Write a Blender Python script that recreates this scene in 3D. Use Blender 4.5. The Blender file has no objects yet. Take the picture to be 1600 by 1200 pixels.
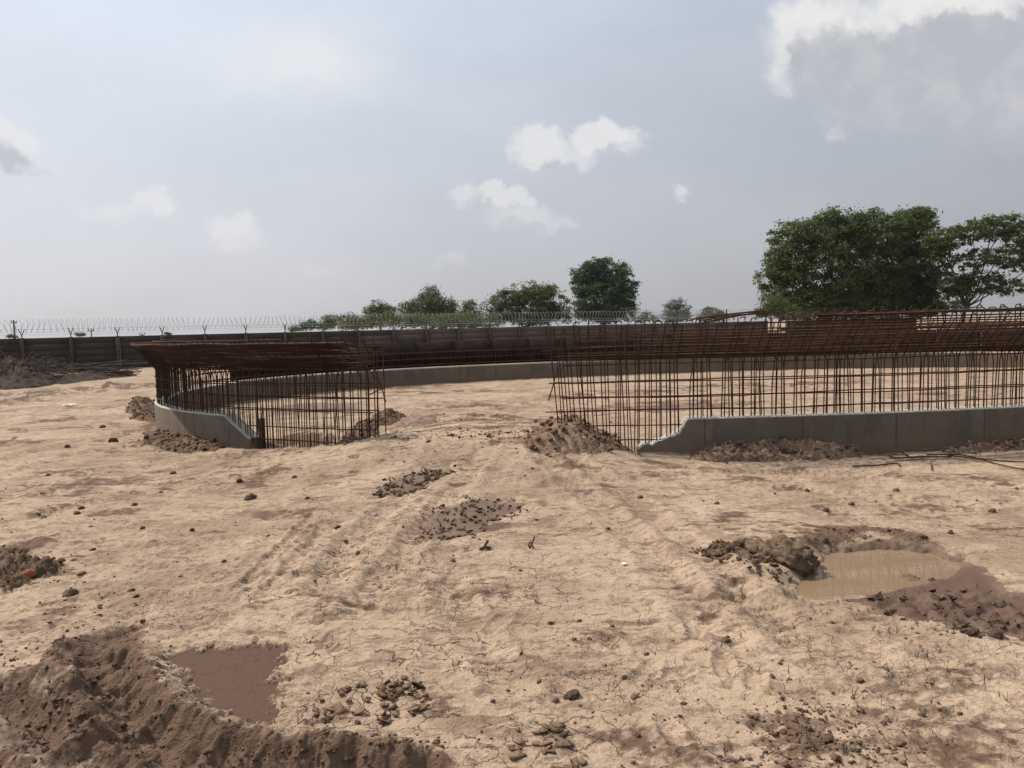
import bpy, math, random
import numpy as np
from mathutils import Vector, Matrix

random.seed(7)
RNG = np.random.default_rng(11)
SC = bpy.context.scene
COL = SC.collection

# ------------------------------------------------------------------ camera
EYE = 1.65
FPX = 1202.0                      # focal length in pixels of a 1600 px wide frame
PITCH = math.atan((600.0 - 510.4) / FPX)
ROLL = math.atan(0.0233)
fwd = Vector((0, math.cos(PITCH), -math.sin(PITCH)))
up0 = Vector((0, math.sin(PITCH), math.cos(PITCH)))
rt0 = Vector((1, 0, 0))
rt = rt0 * math.cos(ROLL) - up0 * math.sin(ROLL)
up = up0 * math.cos(ROLL) + rt0 * math.sin(ROLL)
cam_d = bpy.data.cameras.new("camera")
cam_d.sensor_width = 36.0
cam_d.lens = 36.0 * FPX / 1600.0
cam_d.clip_start = 0.05
cam_d.clip_end = 9000.0
cam = bpy.data.objects.new("camera", cam_d)
COL.objects.link(cam)
M = Matrix((rt, up, -fwd)).transposed().to_4x4()
M.translation = Vector((0, 0, EYE))
cam.matrix_world = M
SC.camera = cam


def ray(px, py):
    return fwd * FPX + rt * (px - 800.0) - up * (py - 600.0)


def W(px, py, depth):
    """the place at a given distance ahead of the viewer that is seen at this spot of the photograph"""
    r = ray(px, py)
    return Vector((0, 0, EYE)) + r * (depth / r.y)


def G(px, py):
    """the place on the ground (flat, but for the earth ramp through the gap)"""
    r = ray(px, py)
    z = 0.0
    for _ in range(24):
        t = (z - EYE) / r.z
        x, y = r.x * t, r.y * t
        if y > 13 or y < 6 or abs(x + .8) > 4.5:
            z2 = 0.0
        else:
            z2 = float(ramp_h(np.array([x]), np.array([y]))[0])
        z = z + 0.35 * (z2 - z)
    t = (z - EYE) / r.z
    return np.array([r.x * t, r.y * t])


# ------------------------------------------------------------------ sky and sun
SUN_EL = math.radians(50)
SUN_H = Vector((-0.86, 0.51, 0)).normalized()
SUN_DIR = SUN_H * math.cos(SUN_EL) + Vector((0, 0, math.sin(SUN_EL)))
sun_d = bpy.data.lights.new("sun", 'SUN')
sun_d.energy = 3.95
sun_d.angle = math.radians(0.7)
sun_d.color = (1.0, 0.93, 0.83)
sun = bpy.data.objects.new("sun", sun_d)
COL.objects.link(sun)
sun.rotation_euler = SUN_DIR.to_track_quat('Z', 'Y').to_euler()

SC.view_settings.view_transform = 'Standard'
SC.view_settings.look = 'None'
SC.view_settings.exposure = 0.0
SC.view_settings.gamma = 1.0
SC.view_settings.use_curve_mapping = False

world = bpy.data.worlds.new("World")
SC.world = world
world.use_nodes = True


class NT:
    """short hand for building node trees"""

    def __init__(self, tree, clear=True):
        self.t = tree
        if clear:
            tree.nodes.clear()

    def n(self, typ, **kw):
        nd = self.t.nodes.new(typ)
        for k, v in kw.items():
            setattr(nd, k, v)
        return nd

    def put(self, sock, v):
        if isinstance(v, bpy.types.NodeSocket):
            self.t.links.new(v, sock)
        elif v is not None:
            sock.default_value = v

    def math(self, op, a, b=None, c=None, clamp=False):
        nd = self.n('ShaderNodeMath', operation=op, use_clamp=clamp)
        self.put(nd.inputs[0], a)
        self.put(nd.inputs[1], b)
        self.put(nd.inputs[2], c)
        return nd.outputs[0]

    def vmath(self, op, a, b=None, out=0):
        nd = self.n('ShaderNodeVectorMath', operation=op)
        self.put(nd.inputs[0], a)
        self.put(nd.inputs[1], b)
        return nd.outputs[out]

    def mix(self, f, a, b, blend='MIX'):
        nd = self.n('ShaderNodeMix', data_type='RGBA', blend_type=blend)
        self.put(nd.inputs[0], f)
        self.put(nd.inputs[6], a)
        self.put(nd.inputs[7], b)
        return nd.outputs[2]

    def ramp(self, v, a, b, lo=0.0, hi=1.0, smooth=True):
        nd = self.n('ShaderNodeMapRange', interpolation_type='SMOOTHSTEP' if smooth else 'LINEAR')
        self.put(nd.inputs[0], v)
        nd.inputs[1].default_value = a
        nd.inputs[2].default_value = b
        nd.inputs[3].default_value = lo
        nd.inputs[4].default_value = hi
        return nd.outputs[0]

    def noise(self, vec, scale, detail=4, rough=0.55, dist=0.0, out=0):
        nd = self.n('ShaderNodeTexNoise')
        self.put(nd.inputs['Vector'], vec)
        nd.inputs['Scale'].default_value = scale
        nd.inputs['Detail'].default_value = detail
        nd.inputs['Roughness'].default_value = rough
        nd.inputs['Distortion'].default_value = dist
        return nd.outputs[out]


def C4(r, g, b):
    return (r, g, b, 1.0)


# clouds: (px, py, half width, half height, strength, shade 0 white .. 1 grey)
CLOUDS = [
    (1420, 85, 215, 100, 1.05), (1560, 115, 150, 115, 1.0), (1285, 75, 100, 95, 1.0), (1385, 160, 130, 60, .9), (1500, 20, 190, 60, 1.0),
    (1650, 40, 160, 120, 1.0), (1330, 210, 55, 16, .38),
    (5, 228, 55, 45, .75), (-60, 215, 90, 60, .8), (60, 262, 60, 10, .25),
    (850, 230, 56, 32, .72), (940, 212, 50, 30, .85), (895, 234, 84, 24, .6), (975, 222, 34, 20, .5),
    (730, 300, 20, 26, .55), (770, 310, 36, 22, .62), (812, 310, 26, 18, .62), (818, 338, 70, 24, .40), (868, 348, 46, 16, .3),
    (240, 318, 42, 28, .62), (188, 332, 56, 22, .45), (140, 330, 40, 18, .25),
    (362, 346, 46, 28, .6), (376, 374, 46, 34, .45),
    (1070, 312, 18, 15, .5), (705, 408, 30, 16, .2), (500, 415, 70, 14, .13),
]


def build_world():
    w = NT(world.node_tree)
    tc = w.n('ShaderNodeTexCoord')
    sep = w.n('ShaderNodeSeparateXYZ')
    w.put(sep.inputs[0], tc.outputs['Generated'])
    ysafe = w.math('MAXIMUM', sep.outputs[1], 0.05)
    p = w.math('DIVIDE', sep.outputs[0], ysafe)
    q = w.math('DIVIDE', sep.outputs[2], ysafe)
    com = w.n('ShaderNodeCombineXYZ')
    w.put(com.inputs[0], p)
    w.put(com.inputs[1], q)
    front = w.ramp(sep.outputs[1], 0.1, 0.3)
    # one group: plane coordinate -> cloud amount
    grp = bpy.data.node_groups.new("cloud_field", 'ShaderNodeTree')
    grp.interface.new_socket("Vector", in_out='INPUT', socket_type='NodeSocketVector')
    grp.interface.new_socket("Amount", in_out='OUTPUT', socket_type='NodeSocketFloat')
    g = NT(grp, False)
    gi = g.n('NodeGroupInput')
    go = g.n('NodeGroupOutput')
    vec = gi.outputs[0]
    n1 = g.noise(vec, 14.0, 7, 0.62, 0.2, out=1)
    n1 = g.vmath('MULTIPLY', g.vmath('SUBTRACT', n1, (0.5, 0.5, 0.5)), (0.085, 0.075, 0.0))
    n2 = g.noise(vec, 42.0, 6, 0.66, 0.0, out=1)
    n2 = g.vmath('MULTIPLY', g.vmath('SUBTRACT', n2, (0.5, 0.5, 0.5)), (0.040, 0.040, 0.0))
    wv = g.vmath('ADD', g.vmath('ADD', vec, n1), n2)
    total = None
    for (px, py, rx, ry, s) in CLOUDS:
        c = ray(px, py)
        c = (c.x / c.y, c.z / c.y)
        k = FPX * 1.0
        d = g.vmath('SUBTRACT', wv, (c[0], c[1], 0))
        d = g.vmath('MULTIPLY', d, (k / rx, k / ry, 0))
        ln = g.vmath('LENGTH', d, None, 1)
        m = g.ramp(ln, 1.10, 0.55 if s > .6 else 0.25, 0.0, s)
        total = m if total is None else g.math('MAXIMUM', total, m)
    g.put(go.inputs[0], total)

    def field(v):
        nd = w.n('ShaderNodeGroup')
        nd.node_tree = grp
        w.put(nd.inputs[0], v)
        return nd.outputs[0]
    cloud = field(com.outputs[0])
    toward = field(w.vmath('ADD', com.outputs[0], (-0.007, 0.014, 0)))
    far_t = field(w.vmath('ADD', com.outputs[0], (-0.022, 0.046, 0)))
    cloud = w.math('MULTIPLY', cloud, front)
    thick = w.math('ADD', w.math('MULTIPLY', toward, 0.22), w.math('MULTIPLY', far_t, 0.78))
    shade = w.ramp(thick, 0.1, 0.9, 0.0, 0.95)
    fine = w.noise(com.outputs[0], 16.0, 7, 0.62)
    shade = w.math('ADD', shade, w.math('MULTIPLY', w.math('SUBTRACT', fine, 0.5), 1.1), clamp=True)
    ccol = w.mix(shade, C4(0.765, 0.76, 0.76), C4(0.45, 0.465, 0.505))
    # clear air: physical sky washed out by thin high haze
    sky = w.n('ShaderNodeTexSky', sky_type='NISHITA')
    sky.sun_disc = False
    sky.sun_elevation = SUN_EL
    sky.sun_rotation = math.atan2(SUN_H.x, SUN_H.y)
    sky.air_density = 1.0
    sky.dust_density = 3.0
    sky.ozone_density = 1.0
    sk = w.vmath('SCALE', sky.outputs[0], None)
    sk.node.inputs['Scale'].default_value = 0.075
    z = sep.outputs[2]
    hz = w.ramp(z, 0.0, 0.5)
    veil = w.mix(hz, C4(0.60, 0.605, 0.645), C4(0.595, 0.665, 0.755))
    sunny = w.vmath('DOT_PRODUCT', tc.outputs['Generated'], tuple(SUN_DIR), 1)
    veil = w.vmath('SCALE', veil, None)
    w.put(veil.node.inputs['Scale'], w.math('ADD', w.ramp(sunny, -0.75, 0.70, 0.34, 0.99), w.ramp(sunny, 0.35, 1.0, 0.0, 0.34)))
    thin = w.noise(w.vmath('MULTIPLY', com.outputs[0], (1.0, 2.2, 0)), 3.0, 5, 0.55)
    veil_amt = w.ramp(thin, 0.3, 0.75, 0.74, 0.90)
    base = w.mix(veil_amt, sk, veil)
    # broad bright cirrus patch
    c = ray(465, 100)
    d = w.vmath('SUBTRACT', com.outputs[0], (c.x / c.y, c.z / c.y, 0))
    d = w.vmath('ADD', d, w.vmath('MULTIPLY', w.vmath('SUBTRACT', w.noise(com.outputs[0], 5.0, 5, 0.6, out=1), (.5, .5, .5)), (.18, .14, 0)))
    d = w.vmath('MULTIPLY', d, (FPX / 170, FPX / 90, 0))
    cir = w.ramp(w.vmath('LENGTH', d, None, 1), 1.2, 0.0, 0.0, 0.75)
    cir = w.math('MULTIPLY', cir, front)
    base = w.mix(cir, base, C4(0.78, 0.785, 0.79))
    base = w.mix(cloud, base, ccol)
    bg = w.n('ShaderNodeBackground')
    w.put(bg.inputs[0], base)
    bg.inputs[1].default_value = 1.08
    out = w.n('ShaderNodeOutputWorld')
    w.put(out.inputs[0], bg.outputs[0])


build_world()

# ------------------------------------------------------------------ helpers


def tag(o, label=None, cat=None, group=None, kind=None):
    if label:
        o['label'] = label
    if cat:
        o['category'] = cat
    if group:
        o['group'] = group
    if kind:
        o['kind'] = kind
    return o


def empty(name, loc, rz=0.0):
    o = bpy.data.objects.new(name, None)
    COL.objects.link(o)
    o.location = loc
    o.rotation_euler = (0, 0, rz)
    return o


def link(name, me, parent=None, loc=None):
    o = bpy.data.objects.new(name, me)
    COL.objects.link(o)
    if parent is not None:
        o.parent = parent
    if loc is not None:
        o.location = loc
    return o


def np_mesh(name, V, F, mat, smooth=False):
    """V (n,3) array, F list of arrays (each (m,k)) of faces"""
    V = np.asarray(V, dtype=np.float32)
    Fs = F if isinstance(F, (list, tuple)) and len(F) and getattr(F[0], 'ndim', 0) == 2 else [np.asarray(F)]
    me = bpy.data.meshes.new(name)
    me.vertices.add(len(V))
    me.vertices.foreach_set('co', V.ravel())
    idx = np.concatenate([f.ravel() for f in Fs]).astype(np.int32)
    cnt = np.concatenate([np.full(len(f), f.shape[1]) for f in Fs]).astype(np.int32)
    st = np.concatenate([[0], np.cumsum(cnt)[:-1]]).astype(np.int32)
    me.loops.add(len(idx))
    me.loops.foreach_set('vertex_index', idx)
    me.polygons.add(len(cnt))
    me.polygons.foreach_set('loop_start', st)
    me.polygons.foreach_set('loop_total', cnt)
    if smooth:
        me.polygons.foreach_set('use_smooth', np.ones(len(cnt), dtype=bool))
    me.update(calc_edges=True)
    if mat:
        me.materials.append(mat)
    return me


class MB:
    def __init__(self):
        self.v = []
        self.f = {3: [], 4: []}
        self.n = 0

    def add(self, V, F):
        V = np.asarray(V, dtype=np.float32)
        F = np.asarray(F)
        self.v.append(V)
        self.f[F.shape[1]].append(F + self.n)
        self.n += len(V)

    def tube(self, pts, r, k=5, cap=True):
        pts = np.asarray(pts, dtype=float)
        n = len(pts)
        r = np.broadcast_to(np.asarray(r, dtype=float), (n,))
        t = np.gradient(pts, axis=0)
        t /= np.linalg.norm(t, axis=1, keepdims=True) + 1e-9
        ref = np.where(np.abs(t[:, 2:3]) > 0.85, np.array([[1.0, 0, 0]]), np.array([[0, 0, 1.0]]))
        if abs(t[:, 2]).mean() > 0.6:
            ref = np.tile(np.array([[1.0, 0, 0]]), (n, 1))
        else:
            ref = np.tile(np.array([[0, 0, 1.0]]), (n, 1)) if abs(t[:, 2]).max() < 0.93 else ref
        a = np.cross(t, ref)
        a /= np.linalg.norm(a, axis=1, keepdims=True) + 1e-9
        b = np.cross(t, a)
        ang = np.arange(k) * 2 * math.pi / k
        V = pts[:, None, :] + r[:, None, None] * (np.cos(ang)[None, :, None] * a[:, None, :] + np.sin(ang)[None, :, None] * b[:, None, :])
        V = V.reshape(-1, 3)
        i = np.arange(n - 1)[:, None] * k
        j = np.arange(k)[None, :]
        j2 = (j + 1) % k
        F = np.stack([i + j, i + j2, i + k + j2, i + k + j], axis=-1).reshape(-1, 4)
        self.add(V, F)
        if cap:
            for e, base in ((0, 0), (n - 1, (n - 1) * k)):
                self.add(np.vstack([V[base:base + k], pts[e:e + 1]]),
                         np.stack([np.arange(k), (np.arange(k) + 1) % k, np.full(k, k)], axis=-1))

    def box(self, lo, hi, R=None, off=None):
        x0, y0, z0 = lo
        x1, y1, z1 = hi
        V = np.array([(x0, y0, z0), (x1, y0, z0), (x1, y1, z0), (x0, y1, z0), (x0, y0, z1), (x1, y0, z1), (x1, y1, z1), (x0, y1, z1)], dtype=float)
        if R is not None:
            V = V @ np.asarray(R).T
        if off is not None:
            V = V + np.asarray(off)
        self.add(V, np.array([(0, 3, 2, 1), (4, 5, 6, 7), (0, 1, 5, 4), (1, 2, 6, 5), (2, 3, 7, 6), (3, 0, 4, 7)]))

    def mesh(self, name, mat, smooth=False):
        fs = [np.concatenate(self.f[k]) for k in (3, 4) if self.f[k]]
        return np_mesh(name, np.concatenate(self.v), fs, mat, smooth)


# ---- numpy gradient noise
_perm = RNG.permutation(4096).astype(np.int64)
_ga = RNG.uniform(0, 2 * math.pi, 4096)
_gx, _gy = np.cos(_ga), np.sin(_ga)


def pn(x, y, seed=0):
    x = np.asarray(x, dtype=float) + seed * 17.31
    y = np.asarray(y, dtype=float) - seed * 9.77
    xi = np.floor(x).astype(np.int64)
    yi = np.floor(y).astype(np.int64)
    fx, fy = x - xi, y - yi
    u = fx * fx * fx * (fx * (fx * 6 - 15) + 10)
    v = fy * fy * fy * (fy * (fy * 6 - 15) + 10)

    def gr(i, j, a, b):
        h = _perm[(_perm[i & 4095] + j) & 4095]
        return _gx[h] * a + _gy[h] * b
    n00 = gr(xi, yi, fx, fy)
    n10 = gr(xi + 1, yi, fx - 1, fy)
    n01 = gr(xi, yi + 1, fx, fy - 1)
    n11 = gr(xi + 1, yi + 1, fx - 1, fy - 1)
    return (n00 * (1 - u) + n10 * u) * (1 - v) + (n01 * (1 - u) + n11 * u) * v * 1.0


def fbm(x, y, sc, octv=4, seed=0, gain=0.5):
    s, a = 0.0, 1.0
    for o in range(octv):
        s = s + a * pn(x * sc, y * sc, seed + o)
        sc *= 2.03
        a *= gain
    return s


def sstep(v, a, b):
    t = np.clip((v - a) / (b - a), 0, 1)
    return t * t * (3 - 2 * t)


def poly_dist(x, y, P):
    """distance to a polyline, signed side and run length along it"""
    P = np.asarray(P, dtype=float)
    best = np.full(x.shape, 1e9)
    side = np.zeros(x.shape)
    run = np.zeros(x.shape)
    acc = 0.0
    for a, b in zip(P[:-1], P[1:]):
        d = b - a
        L = math.hypot(*d)
        t = np.clip(((x - a[0]) * d[0] + (y - a[1]) * d[1]) / (L * L), 0, 1)
        ex, ey = x - a[0] - t * d[0], y - a[1] - t * d[1]
        dd = np.hypot(ex, ey)
        m = dd < best
        best = np.where(m, dd, best)
        side = np.where(m, np.sign(d[0] * ey - d[1] * ex), side)
        run = np.where(m, acc + t * L, run)
        acc += L
    return best, side, run


def inside_poly(x, y, P):
    P = np.asarray(P)
    c = np.zeros(x.shape, dtype=bool)
    j = len(P) - 1
    for i in range(len(P)):
        xi, yi = P[i]
        xj, yj = P[j]
        m = ((yi > y) != (yj > y)) & (x < (xj - xi) * (y - yi) / (yj - yi + 1e-12) + xi)
        c ^= m
        j = i
    return c


def poly_field(x, y, P):
    """signed distance, positive inside"""
    P = np.asarray(P)
    d, _, _ = poly_dist(x, y, np.vstack([P, P[:1]]))
    return np.where(inside_poly(x, y, P), d, -d)


def smooth_line(P, n=8):
    P = np.asarray(P, dtype=float)
    Q = np.vstack([2 * P[0] - P[1], P, 2 * P[-1] - P[-2]])
    out = []
    for i in range(1, len(Q) - 2):
        p0, p1, p2, p3 = Q[i - 1], Q[i], Q[i + 1], Q[i + 2]
        for t in np.linspace(0, 1, n, endpoint=False):
            out.append(0.5 * ((2 * p1) + (-p0 + p2) * t + (2 * p0 - 5 * p1 + 4 * p2 - p3) * t * t + (-p0 + 3 * p1 - 3 * p2 + p3) * t ** 3))
    out.append(Q[-2])
    return np.array(out)


def gl(*pts):
    return np.array([G(px, py) for px, py in pts])


# ------------------------------------------------------------------ materials
def new_mat(name):
    m = bpy.data.materials.new(name)
    m.use_nodes = True
    return m, NT(m.node_tree)


def finish(m, t, col, rough, bump=None, dist=0.01, strength=1.0, metal=0.0, spec=0.3, normal=None, trans=None):
    b = t.n('ShaderNodeBsdfPrincipled')
    t.put(b.inputs['Base Color'], col)
    t.put(b.inputs['Roughness'], rough)
    t.put(b.inputs['Metallic'], metal)
    t.put(b.inputs['Specular IOR Level'], spec)
    if bump is not None:
        bn = t.n('ShaderNodeBump')
        bn.inputs['Distance'].default_value = dist
        bn.inputs['Strength'].default_value = strength
        t.put(bn.inputs['Height'], bump)
        t.put(b.inputs['Normal'], bn.outputs[0])
    o = t.n('ShaderNodeOutputMaterial')
    t.put(o.inputs[0], b.outputs[0])
    return m


def mat_ground():
    m, t = new_mat('dry_mud_ground')
    geo = t.n('ShaderNodeNewGeometry')
    P = geo.outputs['Position']
    at = t.n('ShaderNodeAttribute', attribute_name='zones')
    sp = t.n('ShaderNodeSeparateColor')
    t.put(sp.inputs[0], at.outputs['Color'])
    wet, mud, crk = sp.outputs[0], sp.outputs[1], sp.outputs[2]
    n_big = t.noise(P, 0.45, 5, 0.62)
    n_mid = t.noise(P, 2.2, 6, 0.62)
    n_fin = t.noise(P, 14.0, 5, 0.6)
    n_gr = t.noise(P, 75.0, 4, 0.65)
    dry = t.mix(t.ramp(n_big, 0.35, 0.65), C4(0.50, 0.364, 0.252), C4(0.42, 0.30, 0.205))
    n_pat = t.noise(P, 0.8, 8, 0.70, 0.3)
    dry = t.mix(t.ramp(n_pat, 0.50, 0.62, 0, 0.6), dry, C4(0.31, 0.208, 0.14))
    dry = t.mix(t.ramp(n_mid, 0.54, 0.63, 0, 0.7), dry, C4(0.28, 0.188, 0.127))
    n_dmp = t.noise(t.vmath('MULTIPLY', P, (0.55, 1.0, 1.0)), 0.62, 6, 0.6, 0.6)
    dry = t.mix(t.ramp(n_dmp, 0.52, 0.60, 0, 0.55), dry, C4(0.285, 0.197, 0.13))
    n_str = t.noise(t.vmath('MULTIPLY', P, (0.9, 2.6, 1.0)), 2.6, 7, 0.70, 0.4)
    dry = t.mix(t.ramp(n_str, 0.535, 0.605, 0, 0.8), dry, C4(0.235, 0.155, 0.105))
    n_st2 = t.noise(t.vmath('MULTIPLY', P, (1.6, 2.6, 1.0)), 9.0, 5, 0.66, 0.3)
    dry = t.mix(t.ramp(n_st2, 0.56, 0.63, 0, 0.75), dry, C4(0.205, 0.135, 0.092))
    dry = t.mix(t.ramp(n_mid, 0.46, 0.30, 0, 0.6), dry, C4(0.56, 0.41, 0.29))
    dry = t.mix(t.ramp(n_fin, 0.54, 0.66, 0, 0.6), dry, C4(0.26, 0.17, 0.115))
    dry = t.mix(t.ramp(n_gr, 0.56, 0.70, 0, 0.55), dry, C4(0.22, 0.145, 0.10))
    mudc = t.mix(n_fin, C4(0.20, 0.125, 0.082), C4(0.115, 0.070, 0.045))
    mm = t.math('ADD', mud, t.math('MULTIPLY', t.math('SUBTRACT', n_fin, 0.5), 0.9))
    mm = t.math('ADD', mm, t.math('MULTIPLY', t.math('SUBTRACT', n_str, 0.5), 1.3))
    mm = t.math('MULTIPLY', t.ramp(mm, 0.24, 0.62), t.ramp(mud, 0.02, 0.2))
    col = t.mix(mm, dry, mudc)
    wetc = t.mix(t.ramp(n_mid, 0.35, 0.65), C4(0.135, 0.082, 0.053), C4(0.185, 0.122, 0.084))
    wetc = t.mix(t.ramp(wet, 0.78, 1.0), wetc, C4(0.104, 0.056, 0.037))
    wm = t.math('ADD', wet, t.math('MULTIPLY', t.math('SUBTRACT', n_fin, 0.5), 0.5))
    wm = t.math('MULTIPLY', t.ramp(wm, 0.30, 0.62), t.ramp(wet, 0.02, 0.15))
    col = t.mix(wm, col, wetc)
    # cracks
    cv = t.vmath('ADD', P, t.vmath('MULTIPLY', t.vmath('SUBTRACT', t.noise(P, 5.0, 4, 0.6, out=1), (.5, .5, .5)), (.26, .26, 0)))
    flat = t.vmath('MULTIPLY', cv, (1, 1, 0))

    def crack(scale, w):
        vo = t.n('ShaderNodeTexVoronoi', feature='DISTANCE_TO_EDGE')
        t.put(vo.inputs['Vector'], flat)
        vo.inputs['Scale'].default_value = scale
        return t.ramp(vo.outputs[0], w, 0.0)
    c1 = t.math('MULTIPLY', crack(2.6, 0.011), t.ramp(t.noise(P, 2.6, 4, 0.6), 0.54, 0.64))
    c2 = t.math('MULTIPLY', crack(7.0, 0.022), t.ramp(t.math('ADD', t.math('MULTIPLY', crk, .45), t.math('MULTIPLY', t.noise(P, 3.4, 4, 0.65), 0.8)), 0.46, 0.66))
    cr = t.math('MAXIMUM', c1, c2)
    cr = t.math('MULTIPLY', cr, t.math('SUBTRACT', 1.0, t.math('MULTIPLY', wm, 0.9)))
    col = t.mix(t.math('MULTIPLY', cr, 0.45), col, C4(0.13, 0.085, 0.055))
    rough = t.math('SUBTRACT', 0.95, t.math('MULTIPLY', t.ramp(wm, 0.3, 1.0), t.math('MULTIPLY', at.outputs['Alpha'], 0.38)))
    ter = t.math('MULTIPLY', t.noise(P, 1.9, 7, 0.6, 0.3), 11.0)
    ter = t.ramp(t.math('FRACT', ter), 0.0, 0.10)
    ter = t.math('MULTIPLY', ter, t.ramp(t.noise(P, 0.8, 3, 0.6), 0.42, 0.6))
    hh = t.math('ADD', t.math('MULTIPLY', n_fin, 0.40), t.math('MULTIPLY', n_gr, 0.30))
    hh = t.math('ADD', hh, t.math('MULTIPLY', t.noise(P, 38.0, 3, 0.6), 0.35))
    hh = t.math('ADD', hh, t.math('MULTIPLY', ter, 0.30))
    hh = t.math('MULTIPLY', hh, t.math('SUBTRACT', 1.0, t.math('MULTIPLY', wm, 0.7)))
    hh = t.math('ADD', hh, t.math('MULTIPLY', cr, -0.9))
    return finish(m, t, col, rough, hh, 0.029, 1.0, spec=0.22)


def mat_soil(name, a, b, sc=9.0, rough=0.95):
    m, t = new_mat(name)
    geo = t.n('ShaderNodeNewGeometry')
    P = geo.outputs['Position']
    n = t.noise(P, sc, 6, 0.65)
    n2 = t.noise(P, sc * 7, 4, 0.65)
    col = t.mix(t.ramp(n, 0.33, 0.66), C4(*a), C4(*b))
    col = t.mix(t.ramp(n2, 0.55, 0.75, 0, .6), col, C4(*[v * 0.55 for v in b]))
    return finish(m, t, col, rough, t.math('ADD', n, t.math('MULTIPLY', n2, .5)), 0.03, 1.0, spec=0.15)


def mat_concrete(name, a, b, stain):
    m, t = new_mat(name)
    geo = t.n('ShaderNodeNewGeometry')
    P = geo.outputs['Position']
    n = t.noise(P, 1.3, 6, 0.6)
    n2 = t.noise(P, 30.0, 5, 0.6)
    st = t.noise(t.vmath('MULTIPLY', P, (5.0, 5.0, 0.35)), 1.0, 5, 0.6)
    col = t.mix(t.ramp(n, 0.3, 0.7), C4(*a), C4(*b))
    col = t.mix(t.ramp(st, 0.5, 0.72, 0, 0.55), col, C4(*stain))
    col = t.mix(t.ramp(n2, 0.58, 0.75, 0, 0.35), col, C4(*[v * .6 for v in b]))
    hgt = t.math('ADD', n2, t.math('MULTIPLY', n, 1.0))
    if name == 'cast_concrete':
        at = t.n('ShaderNodeAttribute', attribute_name='run')
        fr = t.math('ABSOLUTE', t.math('SUBTRACT', t.math('FRACT', t.math('DIVIDE', at.outputs['Fac'], 1.22)), 0.5))
        joint = t.ramp(fr, 0.010, 0.003)
        hgt = t.math('SUBTRACT', hgt, t.math('MULTIPLY', joint, 1.5))
        col = t.mix(t.math('MULTIPLY', joint, 0.5), col, C4(*[v * .5 for v in b]))
        # run-off streaks and pale lime bloom
        sk = t.noise(t.vmath('MULTIPLY', P, (14.0, 14.0, 0.8)), 1.0, 4, 0.7)
        col = t.mix(t.ramp(sk, 0.56, 0.72, 0, 0.5), col, C4(*[v * .55 for v in b]))
        bl = t.noise(P, 3.6, 6, 0.7)
        col = t.mix(t.ramp(bl, 0.56, 0.72, 0, 0.5), col, C4(*[min(1, v * 1.5) for v in b]))
        # mud splashed up from the ground, in uneven tongues
        sz = t.n('ShaderNodeSeparateXYZ')
        t.put(sz.inputs[0], P)
        sp = t.math('SUBTRACT', t.math('MULTIPLY', t.noise(P, 4.0, 6, 0.7), 0.45), sz.outputs[2])
        col = t.mix(t.ramp(sp, 0.0, 0.16, 0, 0.8), col, C4(0.20, 0.135, 0.088))
    return finish(m, t, col, 0.88, hgt, 0.008, 0.9, spec=0.2)


def mat_rust(name, a, b):
    m, t = new_mat(name)
    geo = t.n('ShaderNodeNewGeometry')
    oi = t.n('ShaderNodeObjectInfo')
    P = geo.outputs['Position']
    n = t.noise(P, 7.0, 5, 0.65)
    col = t.mix(t.ramp(n, 0.35, 0.7), C4(*a), C4(*b))
    col = t.mix(t.math('MULTIPLY', oi.outputs['Random'], 0.5), col, C4(*[v * 0.45 for v in a]))
    return finish(m, t, col, 0.85, spec=0.2)


def mat_flat(name, c, rough=0.7, var=0.25, sc=6.0, metal=0.0, spec=0.3):
    m, t = new_mat(name)
    geo = t.n('ShaderNodeNewGeometry')
    n = t.noise(geo.outputs['Position'], sc, 5, 0.6)
    col = t.mix(t.ramp(n, 0.3, 0.7), C4(*[v * (1 - var) for v in c]), C4(*[v * (1 + var) for v in c]))
    return finish(m, t, col, rough, n, 0.004, 0.6, metal=metal, spec=spec)


def mat_leaf(name, a, b, c):
    m, t = new_mat(name)
    geo = t.n('ShaderNodeNewGeometry')
    P = geo.outputs['Position']
    n = t.noise(P, 0.55, 3, 0.6)
    n2 = t.noise(P, 4.5, 3, 0.6)
    col = t.mix(t.ramp(n, 0.35, 0.65), C4(*a), C4(*b))
    col = t.mix(t.ramp(n2, 0.45, 0.72, 0, 0.8), col, C4(*c))
    d = t.n('ShaderNodeBsdfPrincipled')
    t.put(d.inputs['Base Color'], col)
    d.inputs['Roughness'].default_value = 0.55
    d.inputs['Specular IOR Level'].default_value = 0.25
    tr = t.n('ShaderNodeBsdfTranslucent')
    t.put(tr.inputs[0], t.mix(0.5, col, C4(0.13, 0.16, 0.04)))
    mx = t.n('ShaderNodeMixShader')
    mx.inputs[0].default_value = 0.36
    t.put(mx.inputs[1], d.outputs[0])
    t.put(mx.inputs[2], tr.outputs[0])
    o = t.n('ShaderNodeOutputMaterial')
    t.put(o.inputs[0], mx.outputs[0])
    return m


def mat_water():
    m, t = new_mat('muddy_water')
    geo = t.n('ShaderNodeNewGeometry')
    P = geo.outputs['Position']
    n = t.noise(P, 2.5, 3, 0.5)
    col = t.mix(n, C4(0.30, 0.205, 0.125), C4(0.25, 0.165, 0.10))
    rp = t.noise(t.vmath('MULTIPLY', P, (6, 16, 1)), 1.0, 2, 0.5)
    return finish(m, t, col, 0.03, rp, 0.002, 0.12, spec=0.6)


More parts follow.
